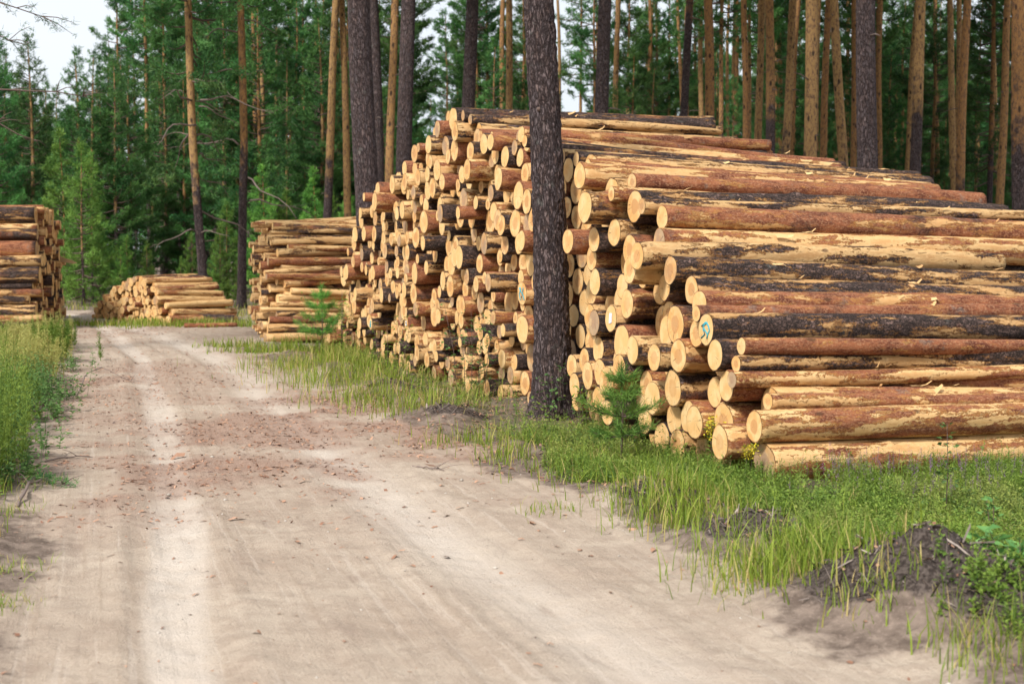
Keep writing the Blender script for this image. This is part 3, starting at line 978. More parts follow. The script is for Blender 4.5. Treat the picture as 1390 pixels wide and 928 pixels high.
def dead_limbs(seed, zs, Lr, n, droop=.25, trunk_r=.1):
    rs = np.random.RandomState(seed); g = Geo(); out = [g]
    for k in range(n):
        z = rs.uniform(*zs); az = rs.uniform(0, 6.28); L = rs.uniform(*Lr)
        tt = np.linspace(0, 1, 8)
        el = rs.uniform(-.2, .35)
        pts = np.stack([math.cos(az) * (trunk_r * .5 + tt * L), math.sin(az) * (trunk_r * .5 + tt * L), z + tt * L * el - droop * L * tt ** 2 + .03 * L * np.sin(tt * 9 + k)], -1)
        pts[:, 0] += .05 * L * np.sin(tt * 6 + k * 2); V, Q, T = tube(pts, np.linspace(.022, .005, 8) * (.5 + .4 * L), 5)
        if k: g = Geo(); out.append(g)
        g.add(V, Q, T)
        for s_ in range(int(L * 2)):
            j = rs.randint(2, 7); p = pts[j]; l2 = rs.uniform(.15, .5) * L * .5
            dd_ = np.array([math.cos(az + rs.choice([-.8, .8])), math.sin(az + rs.choice([-.8, .8])), rs.uniform(-.4, .3)])
            V, Q, T = tube(np.array([p, p + dd_ * l2 * .5 + [0, 0, .02], p + dd_ * l2]), [.007, .005, .003], 4); g.add(V, Q, T)
    return out


def stubs(seed, C, r, q, zs, n):
    rs = np.random.RandomState(seed); out = []
    for k in range(n):
        g = Geo(); out.append(g); z = rs.uniform(*zs)
        c = np.array([np.interp(z, q, C[:, i]) for i in range(3)]); rr = np.interp(z, q, r)
        az = rs.uniform(0, 6.28); L = rs.choice([.05, .10, .3, .7], p=[.5, .28, .14, .08])
        dv = np.array([math.cos(az), math.sin(az), rs.uniform(-.2, .25)])
        V, Q, T = tube(np.array([c + dv * rr * .8, c + dv * (rr + L * .5) + [0, 0, .02], c + dv * (rr + L) + [0, 0, -.05 * L]]), [.020, .014, .006], 5)
        g.add(V, Q, T)
    return out


# shared crowns for tall pines (only their shade and lowest boughs reach the picture)
TALL = []
for s_ in range(3):
    f, l = crown(100 + s_, 9.0, 0.0, 2.3, 'round', nb=70, tuft=.34, nn=8, nl=.22, nw=.042)
    TALL.append((f.build('crown', M_NEEDLE, hide=True), l.build('limb', M_TWIG, hide=True)))


def tall_pine(label, pts, rad, zc, seed, H=19.0, crown_z=11.0, group=None, stub=8, extra=None, seg=18, cs=1.0):
    """pts: picture-derived trunk line from ground up, world coordinates"""
    pts = [np.asarray(p, float) for p in pts]
    base = pts[0].copy()
    top = pts[-1]
    dirv = (pts[-1] - pts[-2]); dirv /= np.linalg.norm(dirv)
    if top[2] < H - 2:
        lean = dirv[:2] / dirv[2]
        zz = np.linspace(top[2] + 1.5, H, 5)
        for i, z in enumerate(zz):
            pts.append(np.array([top[0] + lean[0] * (z - top[2]) * (1 - .25 * i / 5), top[1] + lean[1] * (z - top[2]), z]))
    loc = pts[:]
    root = empty('pine_tree', base)
    tag(root, label, 'pine tree', group)
    lp = np.array(loc) - base
    g, C, r, q = trunk_geo(lp, rad, zc, seed, seg=seg)
    g.build('trunk', M_TRUNK, root)
    if stub:
        for sg_ in stubs(seed + 5, C, r, q, (1.5, 10.5), stub): sg_.build('branch_stub', M_DEAD, root)
    fm, lm = TALL[seed % 3]
    t = C[np.searchsorted(q, min(crown_z, q[-1] - 1))]
    c = inst('crown', fm, root, tuple(t), seed * 1.3, (H - crown_z) / 9.0 * cs)
    inst('limb', lm, c)
    return root, C, r, q

# the leaning trunk that stands against the big stack
root = empty('pine_tree', TREE_FRONT[-1])
tag(root, 'massive dark trunk standing right against the log ends of the big stack', 'pine tree')
pts = [p - TREE_FRONT[-1] for p in TREE_FRONT[::-1]]
dv = pts[-1] - pts[-2]; dv = dv / dv[2]
for z in (7, 9, 12, 16, 20):
    pts.append(pts[-1] + dv * (z - pts[-1][2]) * .6 if False else pts[4] + dv * (z - pts[4][2]) * .55)
pts[0] = pts[0] - np.array([0, 0, .08])
g, C, r, q = trunk_geo(pts, .172, 12.5, 3, seg=110, fine=True, flare=.62)
g.build('trunk', M_TRUNK, root)
st = Geo()
for z, az in ((3.05, -2.0), (4.55, -1.9)):      # healed knots
    c = np.array([np.interp(z, q, C[:, i]) for i in range(3)]); dn = np.array([math.cos(az), math.sin(az), .05]); rr = float(np.interp(z, q, r))
    V, Q, T = tube(np.array([c + dn * rr * .9, c + dn * (rr + .004), c + dn * (rr + .012)]), [.026, .020, .010], 9); st = Geo(); st.add(V, Q, T); st.build('knot', M_TWIG, root)
t = C[np.searchsorted(q, 12)]
cr = inst('crown', TALL[0][0], root, tuple(t), 0, 1.0); inst('limb', TALL[0][1], cr)

# trunks one by one: x at the top edge, x and y lower down, width in px, radius, height where grey bark turns orange, label
TR_TAB = [
    (457, 444, 290, 10.5, .145, 4.2, 'slender pale trunk rising left of its thinner twin behind the thin-log stack'),
    (464, 472, 290, 9, .125, 1.0, 'slender tan trunk just left of the massive grey pair'),
    (487, 499, 270, 30, .215, 14, 'massive dark grey trunk in front of its half-hidden twin'),
    (507, 513, 250, 16, .17, 14, 'dark trunk half hidden behind the massive grey one'),
    (535, 529, 235, 11, .14, .2, 'thin tan trunk between two dark grey ones above the stack'),
    (553, 549, 222, 20, .19, 14, 'straight dark grey trunk right of the thin tan one'),
    (640, 635, 157, 17, .185, 14, 'lone dark grey trunk right behind the topmost log'),
    (683, 681, 155, 7, .13, 0, 'tan trunk close behind the knobbly orange one'),
    (692, 690, 155, 10, .15, 0, 'knobbly orange trunk with many whorled boughs'),
    (757, 760, 155, 5.5, .12, 0, 'very thin tan trunk right of the leaning trunk'),
    (810, 809, 155, 5, .12, 0, 'hair-thin tan trunk touching a dark grey trunk'),
    (820, 817, 155, 18, .18, 14, 'dark grey trunk standing above the middle of the stack top'),
    (838, 836, 155, 7.5, .13, 0, 'thin tan trunk just right of the dark grey one'),
    (882, 881, 155, 6, .12, 0, 'thin tan trunk, left one of a close thin pair'),
    (890, 892, 155, 5, .11, 4, 'thin reddish trunk, right one of a close thin pair'),
    (921, 925, 150, 6, .12, 0, 'thin tan trunk crossing behind the tilted dark trunk'),
    (938, 928, 150, 11, .14, 9, 'tilted dark trunk leaning to the right at its top'),
    (951, 952, 158, 7, .13, 0, 'thin tan trunk pressed beside the flaky orange one'),
    (961, 963, 165, 12.5, .16, 0, 'flaky orange trunk above the stack top'),
    (989, 987, 170, 5, .11, 3, 'thin dim reddish trunk standing deep in the wood'),
    (996, 997, 180, 6, .12, 0, 'thin tan trunk paired with a dim reddish one'),
    (1011, 1012, 185, 9, .14, 2, 'straight tan trunk with dark knots like rungs'),
    (1033, 1029, 195, 10, .14, 0, 'plain tan trunk left of the grey-footed one'),
    (1044, 1045, 195, 12.5, .16, 5.8, 'trunk grey below and orange above, behind the stepped logs'),
    (1058, 1059, 195, 6, .12, 0, 'thin tan trunk behind the slanted grey-footed trunk'),
    (1078, 1066, 203, 11, .15, 4.5, 'slanted trunk, grey foot and tan top, leaning right'),
    (1083, 1074, 203, 7, .13, 0, 'thin tan trunk slanting close behind a slanted grey-footed one'),
    (1103, 1099, 208, 17, .18, 0, 'stout smooth tan trunk with scattered dark knots'),
    (1111, 1108, 208, 7, .13, 0, 'thin tan trunk half behind the stout smooth tan one'),
    (1124, 1118, 208, 9.5, .14, 3.2, 'tan trunk with dark foot right of the stout smooth one'),
    (1133, 1145, 232, 12.5, .16, 3.6, 'orange trunk leaning left at its top, grey below'),
    (1150, 1151, 235, 6, .13, 3, 'dim dark trunk left of the widest grey one'),
    (1160, 1158, 235, 8, .14, 0, 'tan trunk close left of the widest grey one'),
    (1176, 1178, 240, 26, .20, 14, 'widest dark grey trunk among the trees right of centre'),
    (1194, 1193, 240, 8, .14, 0, 'tan trunk peeking out right of the widest grey one'),
    (1244, 1231, 240, 8, .14, 0, 'slim tan trunk leaning right beside a grey-orange one'),
    (1251, 1241, 240, 14, .165, 5.5, 'grey trunk leaning right with orange flakes up high'),
    (1270, 1272, 262, 6, .13, 2.5, 'thin dark knobbly trunk with short dead twigs'),
    (1288, 1296, 262, 9, .14, 0, 'left tan trunk of the crossing trio'),
    (1302, 1299, 262, 8, .14, 0, 'middle tan trunk of the crossing trio'),
    (1312, 1303, 262, 12, .16, 3.6, 'grey-footed trunk in front of the crossing trio'),
    (1349, 1352, 300, 5.5, .12, 0, 'thin tan trunk left of the slim leaning one near the edge'),
    (1369, 1356, 300, 10, .14, 0, 'slim knotted tan trunk leaning right near the edge'),
    (1382, 1386, 340, 19, .18, 4.35, 'thick trunk with sharp change from grey to orange bark at the frame edge'),
]
for i, (x0, x1, y1, w, rad, zc, lab) in enumerate(TR_TAB):
    Y = 2 * rad * .86 * F / w
    a = P(x0, 0, Y); b = P(x1, y1, Y)
    s = (a[0] - b[0]) / (a[2] - b[2])
    zb = gz(b[0] - s * b[2], Y)
    base = np.array([b[0] - s * (b[2] - zb), Y, zb - .05])
    tall_pine(lab, [base, (base + b) / 2, b, (a + b) / 2, a], rad, zc, 11 + i, H=19 + (i * 37 % 5), crown_z=max(9.5, a[2] + 2.5), group='tall pines behind the stacks',
              stub=10 if zc < 8 else 5, seg=24 if w > 14 else 14, cs=1.9 if i > 15 else 1.2)  # right-hand crowns, above the view, enlarged so their shade darkens the wood

# the two boughed pines behind the low stack
for (x0, xm, x1, y1, w, rad, zc, lab, sd, cz, Rm, n) in (
        (254, 263, 278, 385, 13, .15, 3.6, 'boughed pine with orange top and dark foot behind the low stack', 71, 5.9, 2.3, 16),
        (325, 331, 328, 400, 12.5, .15, 4.2, 'straight orange pine with drooping bare boughs beside the thin-log stack', 72, 8.2, 2.3, 12)):
    Y = 2 * rad * .86 * F / w
    a = P(x0, 0, Y); m_ = P(xm, 200, Y); b = P(x1, y1, Y)
    base = np.array([b[0], Y, gz(b[0], Y) - .05])
    rt = empty('pine_tree', base); tag(rt, lab, 'pine tree', 'boughed pines')
    pts = [base, (base + b) / 2 + [0, 0, .1], b + [0, 0, .05], m_, a]
    pts = [p for p in pts]; pts = [pts[0], pts[3], pts[4]]
    sl = (pts[2] - pts[1]); sl = sl / sl[2]
    for z in (12, 15, 18): pts.append(pts[2] + sl * (z - pts[2][2]))
    pts = np.array(pts) - base
    g, C, r, q = trunk_geo(pts, rad * .84, zc, sd, seg=18)
    g.build('trunk', M_TRUNK, rt)
    f, l = crown(sd, 18 - cz, 0, Rm, 'round', nb=75, tuft=.22, nn=9, nl=.17, nw=.028)
    t = C[np.searchsorted(q, cz)]
    c = f.build('crown', M_NEEDLE, rt, loc=t); l.build('limb', M_TWIG, c)
    d = dead_limbs(sd + 1, (1.6, cz + 1.2), (.9, 2.3), n, .35, rad)
    for dd_ in d: dd_.build('dead_branch', M_DEAD, rt, loc=(C[np.searchsorted(q, 3.5)][0], 0, 0))
    # a few living boughs low on the stem
    rs = np.random.RandomState(sd)
    ce = []
    for k in range(9):
        z = rs.uniform(3.4, cz + 1); az = rs.uniform(0, 6.28); L = rs.uniform(1.2, 2.2); cx = np.interp(z, q, C[:, 0])
        for j in range(26):
            t_ = rs.uniform(.45, 1); ce.append((cx + math.cos(az) * L * t_ + rs.normal(0, .16), math.sin(az) * L * t_ + rs.normal(0, .16), z - .22 * L * t_ ** 2 + rs.normal(0, .07)))
    ce = np.array(ce); V, T, cc = needles(ce, np.tile([0, 0, .3], (len(ce), 1)), 9, .16, .026, rs)
    e = Geo(); e.add(V, None, T, dict(rn=cc, st=0)); e.build('low_bough', M_NEEDLE, rt)

# a pine just outside the left edge whose bare boughs reach in
b = np.array([-9.3, 21.0, 0]); rt = empty('pine_tree', b); tag(rt, 'pine outside the left edge whose dark bare boughs hang in at the top corner', 'pine tree')
g, C, r, q = trunk_geo(np.array([(0, 0, -.1), (.1, 0, 6), (.2, 0, 17)]), .17, 5, 91, seg=16); g.build('trunk', M_TRUNK, rt)
rs = np.random.RandomState(5)
for tgt, z0 in (((52, 22), 5.6), ((38, 62), 5.0), ((110, 132), 3.8), ((48, 190), 3.9)):
    e = P(tgt[0], tgt[1], 21.3) - b; s0 = np.array([.1, 0, z0]); g = Geo()
    mid = (s0 + e) / 2 + [0, 0, .25]
    tt = np.linspace(0, 1, 9)[:, None]
    pts = s0 * (1 - tt) ** 2 + 2 * mid * tt * (1 - tt) + e * tt ** 2
    pts = pts + rs.normal(0, .03, pts.shape) * tt
    V, Q, T = tube(pts, np.linspace(.028, .006, 9), 5); g.add(V, Q, T)
    ce = []
    for k in range(16):
        j = rs.randint(3, 9); p = pts[j]; dv = np.array([rs.uniform(.2, 1), rs.uniform(-.8, .8), rs.uniform(-.5, .4)]) * rs.uniform(.15, .5)
        V, Q, T = tube(np.array([p, p + dv * .5 + [0, 0, .03], p + dv]), [.008, .006, .003], 4); g.add(V, Q, T)
        ce += [p + dv * rs.uniform(.5, 1.05) + rs.normal(0, .03, 3) for _ in range(3)]
    br = g.build('dead_branch', M_TWIG, rt)
    if tgt[1] < 100:
        ce = np.array(ce); V, T, cc = needles(ce, np.tile([.5, 0, 0], (len(ce), 1)), 10, .10, .008, rs); e2 = Geo(); e2.add(V, None, T, dict(rn=cc * .3, st=0)); e2.build('needles', M_NEEDLE, br)
f, l = TALL[1]; c = inst('crown', f, rt, (.15, 0, 8.2), 1, 1.0); inst('limb', l, c)
print('near trees', round(time.time() - T0, 1))

# ------------------------------------------------------------------ the wood behind: bushy pines copied from a few kinds
def proto_tree(seed, H, z0, Rm, shape, nb, mat, rad, **kw):
    f, l = crown(seed, H, z0, Rm, shape, nb, **kw)
    g, C, r, q = trunk_geo(np.array([(0, 0, -.1), (.05, .05, H * .5), (0, 0, H * .98)]), rad, H * .35, seed, seg=8, step=.6)
    return g.build('trunk', M_TRUNK, hide=True), f.build('crown', mat, hide=True), l.build('limb', M_TWIG, hide=True), H


BUSHY = [proto_tree(200 + k, 10, .4, 2.0, 'cone', 125, M_NEEDLE, .09) for k in range(4)]
BUSHY_L = [proto_tree(220 + k, 6, .2, 1.5, 'cone', 95, M_NEEDLE_L, .05) for k in range(3)]
HIGH = [proto_tree(240 + k, 16, 4.2, 2.2, 'loose', 105, M_NEEDLE, .13, tuft=.30, nn=8, nl=.20, nw=.036) for k in range(4)]
BARE = [proto_tree(260 + k, 19, 10, 1.9, 'round', 60, M_NEEDLE, .12, tuft=.36, nn=7, nl=.22, nw=.045) for k in range(3)]
cnt = {}


def plant_tree(kind, px, Y, H, lab, grp, seed):
    pr = {'bushy': BUSHY, 'light': BUSHY_L, 'high': HIGH, 'bare': BARE}[kind]
    tm, fm, lm, H0 = pr[seed % len(pr)]
    x = (px - 695) / F * Y
    s = H / H0
    rt = empty('pine_tree', (x, Y, gz(x, Y)))
    rt.rotation_euler = (0, 0, (seed * 2.399) % 6.28)
    rt.scale = (s, s, s)
    tag(rt, lab, 'pine tree', grp)
    inst('trunk', tm, rt); c = inst('crown', fm, rt); inst('limb', lm, c)
    return rt


rs = np.random.RandomState(99)
ZONE = [(-150, 90, 'behind the weedy left stack'), (90, 240, 'behind the low stack'), (240, 340, 'between the two boughed pines'), (340, 480, 'above the thin-log stack'),
        (480, 640, 'behind the massive grey pair'), (640, 740, 'behind the topmost logs'), (740, 900, 'seen past the leaning trunk'), (900, 1100, 'behind the row of tan trunks'),
        (1100, 1250, 'behind the widest grey trunk'), (1250, 1600, 'deep behind the crossing trio')]


def zone(px):
    for a, b, n in ZONE:
        if a <= px < b: return n
    return 'outside the frame'


KN = {'bushy': 'dense dark bushy pine', 'light': 'light green young pine', 'high': 'tall full-crowned pine', 'bare': 'thin bare-stemmed pine'}
LAYER = [('bushy', 46, 60, 'front row'), ('bushy', 62, 80, 'middle row'), ('high', 55, 85, 'middle row'), ('bare', 60, 110, 'far row')]
k = 0
placed = []


def fill(kind, x0, x1, n, Y0, Y1, H0, H1, rowname):
    global k
    for i in range(n):
        px = x0 + (x1 - x0) * (i + rs.uniform(.1, .9)) / n
        Y = rs.uniform(Y0, Y1); H = rs.uniform(H0, H1)
        if px < 178 and kind == 'high': H *= .80
        if kind in ('high', 'bushy') and (742 < px < 806 or 574 < px < 618 or 196 < px < 215): H *= .62
        k += 1
        lab = f"{KN[kind]} in the {rowname} {zone(px)}"
        plant_tree(kind, px, Y, H, lab, f"{KN[kind]}s {zone(px)}", k)


# left wall of green: its tops stand against the sky at the upper left
fill('bushy', -60, 60, 5, 50, 56, 8.0, 9.6, 'front row')
fill('bushy', 60, 175, 6, 48, 58, 7.6, 9.0, 'front row')
fill('bushy', 175, 480, 11, 50, 60, 8.5, 11, 'front row')
fill('high', -80, 160, 7, 64, 74, 10.5, 12.3, 'back row')
fill('high', 160, 480, 11, 58, 78, 13, 17, 'back row')
fill('bare', 150, 480, 16, 56, 90, 15, 19, 'far row')
fill('high', -80, 480, 16, 82, 110, 14, 17.5, 'farthest row')
fill('light', 60, 150, 3, 42, 46, 4.6, 6.2, 'open edge')
fill('light', -20, 330, 13, 43, 48, 1.2, 2.8, 'open edge')
fill('light', 286, 325, 2, 40, 42, 2.0, 3.0, 'open edge')
fill('light', 340, 480, 6, 46, 52, 2.5, 4.5, 'open edge')
# middle
fill('bushy', 480, 900, 15, 52, 68, 7.5, 11, 'front row')
fill('high', 480, 740, 8, 60, 78, 12, 17, 'back row')
fill('high', 790, 900, 4, 62, 80, 11, 16, 'back row')
fill('high', 480, 900, 13, 82, 112, 13, 19, 'farthest row')
fill('bare', 480, 900, 8, 65, 90, 15, 19, 'far row')
# right: deep and dim under tall crowns
fill('bushy', 900, 1420, 14, 60, 78, 8, 12, 'front row')
fill('high', 900, 1420, 16, 62, 88, 14, 19, 'back row')
fill('high', 900, 1460, 18, 90, 118, 15, 20, 'farthest row')
fill('bare', 900, 1440, 26, 50, 100, 16, 20, 'far row')
# beyond the frame on both sides, so that a step aside still looks into a wood
fill('high', -420, -80, 5, 50, 80, 12, 17, 'back row')
fill('high', 1460, 1900, 7, 45, 80, 14, 19, 'back row')
print('wood', k, round(time.time() - T0, 1))

# what lies beyond reads as one mass
far = Geo(); rs = np.random.RandomState(3)
cent = []
for i in range(150):
    Y = rs.uniform(122, 165); px = rs.uniform(-260, 1700); x = (px - 695) / F * Y; H = rs.uniform(13, 20) * (0.80 if px < 170 else 1)
    n = 330; t = rs.rand(n) ** .8; pr = (1 - t) ** .7 * 3.0 + .2; az = rs.uniform(0, 6.28, n); q = rs.uniform(.2, 1, n) ** .5
    cent.append(np.stack([x + np.cos(az) * pr * q, Y + np.sin(az) * pr * q, .3 + t * H], -1))
cent = np.vstack(cent)
V, T, cc = needles(cent, np.tile([0, 0, .2], (len(cent), 1)), 7, .75, .22, rs)
far.add(V, None, T, dict(rn=cc * .7, st=0))
tag(far.build('distant_forest', M_NEEDLE), 'far-off mass of pine tops closing the view behind the stacks', 'forest', kind='stuff')

# ------------------------------------------------------------------ small plants
def blades(x, y, h, w, rs, lean=.35, st=None, rn=None):
    n = len(x); z = hfun(x, y) - .01
    az = rs.uniform(0, 6.28, n); ln = rs.uniform(.1, 1, n) * lean
    dx, dy = np.cos(az), np.sin(az)
    fa = az + np.pi / 2 + rs.normal(0, .4, n)
    sx, sy = np.cos(fa), np.sin(fa)
    ts = [0, .4, .75, 1.0]; ws = [1, .85, .5, 0]
    V = []
    for t, ww in zip(ts, ws):
        cx = x + dx * h * ln * t ** 2; cy = y + dy * h * ln * t ** 2; cz = z + h * t * (1 - .25 * ln * t)
        if ww == 0: V.append(np.stack([cx, cy, cz], -1))
        else:
            V.append(np.stack([cx - sx * w * ww / 2, cy - sy * w * ww / 2, cz], -1)); V.append(np.stack([cx + sx * w * ww / 2, cy + sy * w * ww / 2, cz], -1))
    V = np.stack(V, 1).reshape(-1, 3)
    o = np.arange(n)[:, None] * 7
    Q = np.concatenate([o + [0, 1, 3, 2], o + [2, 3, 5, 4]]); T = o + [4, 5, 6]
    rn = np.repeat(rs.rand(n) if rn is None else rn, 7); st = np.repeat(np.zeros(n) if st is None else st, 7)
    return V, Q, T, dict(rn=rn, st=st)


def leaves(c, dirs, l, w, rs):
    n = len(c); d = dirs / (np.linalg.norm(dirs, axis=1)[:, None] + 1e-9)
    s = np.cross(d, np.array([0, 0, 1.0]) + rs.normal(0, .35, (n, 3))); s /= np.linalg.norm(s, axis=1)[:, None] + 1e-9
    l = l[:, None]; w = w[:, None]
    nrm = np.cross(s, d)
    V = np.stack([c, c + d * l * .45 - s * w / 2 + nrm * w * .15, c + d * l - nrm * l * .1, c + d * l * .45 + s * w / 2 + nrm * w * .15], 1).reshape(-1, 3)
    return V, np.arange(n * 4).reshape(-1, 4)


def plants(g, x, y, h, nl, ll, lw, rs, up=.4, bushy=0.0, st=0.0, stemw=.006, m=0, z=None):
    """stems with leaves up their length"""
    n = len(x); z = (hfun(x, y) if z is None else z)
    az = rs.uniform(0, 6.28, n); ln = rs.uniform(0, .25, n)
    top = np.stack([x + np.cos(az) * h * ln, y + np.sin(az) * h * ln, z + h], -1); bot = np.stack([x, y, z - .01], -1)
    fa = rs.uniform(0, 3.14, n); sv = np.stack([np.cos(fa), np.sin(fa), 0 * fa], -1) * stemw / 2
    V = np.stack([bot - sv, bot + sv, top + sv * .4, top - sv * .4], 1).reshape(-1, 3)
    rn = rs.rand(n)
    g.add(V, np.arange(n * 4).reshape(-1, 4), None, dict(rn=np.repeat(rn * .4, 4), st=np.full(n * 4, st)), m=m)
    t = rs.uniform(.12, 1.0, (n, nl)); a = rs.uniform(0, 6.28, (n, nl))
    c = bot[:, None] + (top - bot)[:, None] * t[..., None]
    if bushy: c = c + rs.normal(0, bushy, c.shape) * h[:, None, None] * np.array([1, 1, .4])
    d = np.stack([np.cos(a), np.sin(a), up + rs.normal(0, .25, a.shape)], -1)
    L = ll * rs.uniform(.6, 1.2, a.shape) * (1.1 - .55 * t)
    V, Q = leaves(c.reshape(-1, 3), d.reshape(-1, 3), L.ravel(), (L * lw / ll).ravel(), rs)
    cc = np.repeat(np.clip(np.repeat(rn, nl) * .6 + rs.uniform(0, .4, n * nl), 0, 1), 4)
    g.add(V, Q, None, dict(rn=cc, st=np.full(len(V), st)), m=m)


def scatter(n, x0, x1, y0, y1, dens, rs, ypow=1.0):
    x = rs.uniform(x0, x1, n); y = y0 + (y1 - y0) * rs.rand(n) ** ypow
    keep = rs.rand(n) < dens(x, y)
    x, y = x[keep], y[keep]
    vis = np.abs(x / y) < .42
    return x[vis], y[vis]


rs = np.random.RandomState(17)
clump = lambda x, y, s: sstep(.40, .68, fbm(x * s, y * s, 81, 2))
# right verge
def verge(x, y):
    gn = greenness(x, y)
    ok = (x > XR(y) - .1) & ((y < 9.95 + .38 * np.maximum(0, x - 1.9)) | (x < face_x(y) + .15)) & (y < 25)
    bare = sstep(.35, .62, fbm(x * 1.6, y * 1.6, 97, 2)) * (y > 10.8) * (y < 19)
    return gn * ok * sstep(.2, .5, gn) * (1 - .5 * bare) * np.where((y > 11) & (y < 24), sstep(.15, .55, x - XR(y)), 1)
gg = Geo()
tx, ty = scatter(26000, -5, 7, 4.6, 25, lambda x, y: verge(x, y) * (.10 + .90 * clump(x, y, 2.2)) * np.where(y > 15, .80, .40) * (1 - .85 * np.exp(-((x - .2) ** 2 + (y - 13.3) ** 2) / 1.2)), rs, 1.2)
nb_ = rs.randint(5, 26, len(tx)); th_ = np.repeat(rs.uniform(.35, 1.25, len(tx)), nb_); tdry = np.repeat(rs.rand(len(tx)), nb_)
x = np.repeat(tx, nb_) + rs.normal(0, .028, nb_.sum()); y = np.repeat(ty, nb_) + rs.normal(0, .028, nb_.sum())
hh = (.04 + .15 * rs.rand(len(x))) * th_ * (.4 + 1.2 * fbm(x * 1.7, y * 1.7, 83, 2)) * np.where(y > 15, 1.4, 1)
dry = (rs.rand(len(x)) < .10 + .5 * (tdry > .75) + .35 * sstep(.5, .7, fbm(x * 1.1, y * 1.1, 85, 2))).astype(float) * rs.uniform(.4, 1, len(x))
V, Q, T, at = blades(x, y, hh, rs.uniform(.0025, .0055, len(x)) * (1 + y * .03), rs, 1.1, dry); gg.add(V, Q, T, at)
print('verge blades', len(x))
# tall tussocks at the road edge as in the picture
for (px, py, rr, n, h) in ((690, 625, .12, 160, .26), (905, 700, .22, 500, .30), (940, 715, .2, 450, .30), (1070, 775, .20, 500, .34), (1045, 785, .22, 420, .26), (740, 695, .10, 60, .12), (500, 545, .3, 450, .3), (430, 500, .5, 900, .35), (470, 520, .45, 800, .35),
                           (560, 560, .3, 420, .28), (640, 600, .2, 220, .25), (1330, 900, .12, 160, .25), (1200, 820, .15, 160, .2), (1180, 850, .12, 110, .16), (830, 650, .3, 320, .22), (790, 640, .25, 250, .2)):
    c = G(px, py); x = c[0] + rs.normal(0, rr, n); y = c[1] + rs.normal(0, rr * 1.3, n)
    V, Q, T, at = blades(x, y, h * rs.uniform(.25, 1.0, n), rs.uniform(.003, .007, n) * (1 + y * .03), rs, .75, (rs.rand(n) < .22) * rs.uniform(.4, 1, n)); gg.add(V, Q, T, at)
# left verge, taller
def lefty(x, y): return greenness(x, y) * (x < XL(y) + .1)
x, y = scatter(120000, -11, -2.0, 5.5, 28, lambda x, y: lefty(x, y) * .75, rs, .9)
hh = (.10 + .38 * rs.rand(len(x)) ** 1.2) * (.55 + .9 * fbm(x * 1.2, y * 1.2, 87, 2)) * sstep(-.1, .9, XL(y) - x + .25) * np.where(y > 18, .55, 1)
dry = (rs.rand(len(x)) < .22 + .4 * sstep(.45, .65, fbm(x * .8, y * .8, 88, 2))).astype(float) * rs.uniform(.4, 1, len(x))
V, Q, T, at = blades(x, y, hh + .03, rs.uniform(.004, .008, len(x)) * (1 + y * .03), rs, .6, dry); gg.add(V, Q, T, at)
print('left blades', len(x))
# around the low stack, the thin-log stack and on the forest floor
x, y = scatter(60000, -16, 12, 24, 50, lambda x, y: greenness(x, y) * .8 * ((x < XL(y) - .2) | (x > XR(y) + .2) | (y > 44)), rs)
V, Q, T, at = blades(x, y, rs.uniform(.08, .30, len(x)), rs.uniform(.012, .022, len(x)), rs, .6, (rs.rand(len(x)) < .2) * .7); gg.add(V, Q, T, at)
for (px, py, rr, n) in ((180, 441, .9, 900), (240, 443, 1.0, 900), (290, 441, .8, 500), (325, 470, .35, 260), (345, 477, .3, 160), (400, 478, .5, 400)):
    c = G(px, py); x = c[0] + rs.normal(0, rr, n); y = c[1] + rs.normal(0, rr * .35, n)
    V, Q, T, at = blades(x, y, rs.uniform(.06, .24, n), rs.uniform(.010, .018, n), rs, .6, (rs.rand(n) < .15) * .7); gg.add(V, Q, T, at)
x, y = scatter(60000, -5, 7, 4.8, 25, lambda x, y: sstep(.0, .5, x - XR(y)) * ((y < 9.95 + .38 * np.maximum(0, x - 1.9)) | (x < face_x(y) + .3)) * .5 * sstep(.35, .6, fbm(x * 1.5, y * 1.5, 95, 2)), rs)
V, Q, T, at = blades(x, y, rs.uniform(.03, .12, len(x)), rs.uniform(.002, .005, len(x)), rs, 3.2, rs.uniform(.7, 1.2, len(x)), rs.rand(len(x)) * .4); gg.add(V, Q, T, at)
for (px, py, rr, n) in ((4, 700, .12, 160), (8, 780, .10, 120), (2, 830, .08, 120), (30, 660, .12, 120)):
    c = G(px, py); x = c[0] + rs.normal(0, rr, n); y = c[1] + rs.normal(0, rr * 1.5, n)
    V, Q, T, at = blades(x, y, rs.uniform(.03, .10, n), rs.uniform(.003, .006, n), rs, 1.1, (rs.rand(n) < .2) * .7); gg.add(V, Q, T, at)
tag(gg.build('grass', M_GRASS, smooth=False), 'green and straw-coloured grass along both road edges and below the stacks', 'grass', kind='stuff')

# leafy ground cover
wg = Geo()
x, y = scatter(60000, -1.5, 7, 5, 13, lambda x, y: verge(x, y) * sstep(.30, .5, fbm(x * 1.4, y * 1.4, 91, 2)) * np.where(y < 12.2, .9, .3), rs)
hv = rs.uniform(.04, .17, len(x)) * (.3 + 1.4 * fbm(x * 1.5, y * 1.5, 92, 2)); yl = fbm(x * 1.1, y * 1.1, 93, 2) > .52
plants(wg, x[yl], y[yl], hv[yl], 12, .034, .018, rs, .5, .12, st=.35)
plants(wg, x[~yl], y[~yl], hv[~yl], 12, .030, .014, rs, .5, .12)
print('cover', len(x))
x, y = scatter(5200, -4.5, 1.5, 11, 25, lambda x, y: verge(x, y) * .5, rs)
plants(wg, x, y, rs.uniform(.08, .30, len(x)), 12, .05, .02, rs, .5, .06)
x, y = scatter(6500, -11, -2.2, 5.5, 27, lambda x, y: lefty(x, y) * (XL(y) - x > .15) * .8, rs)
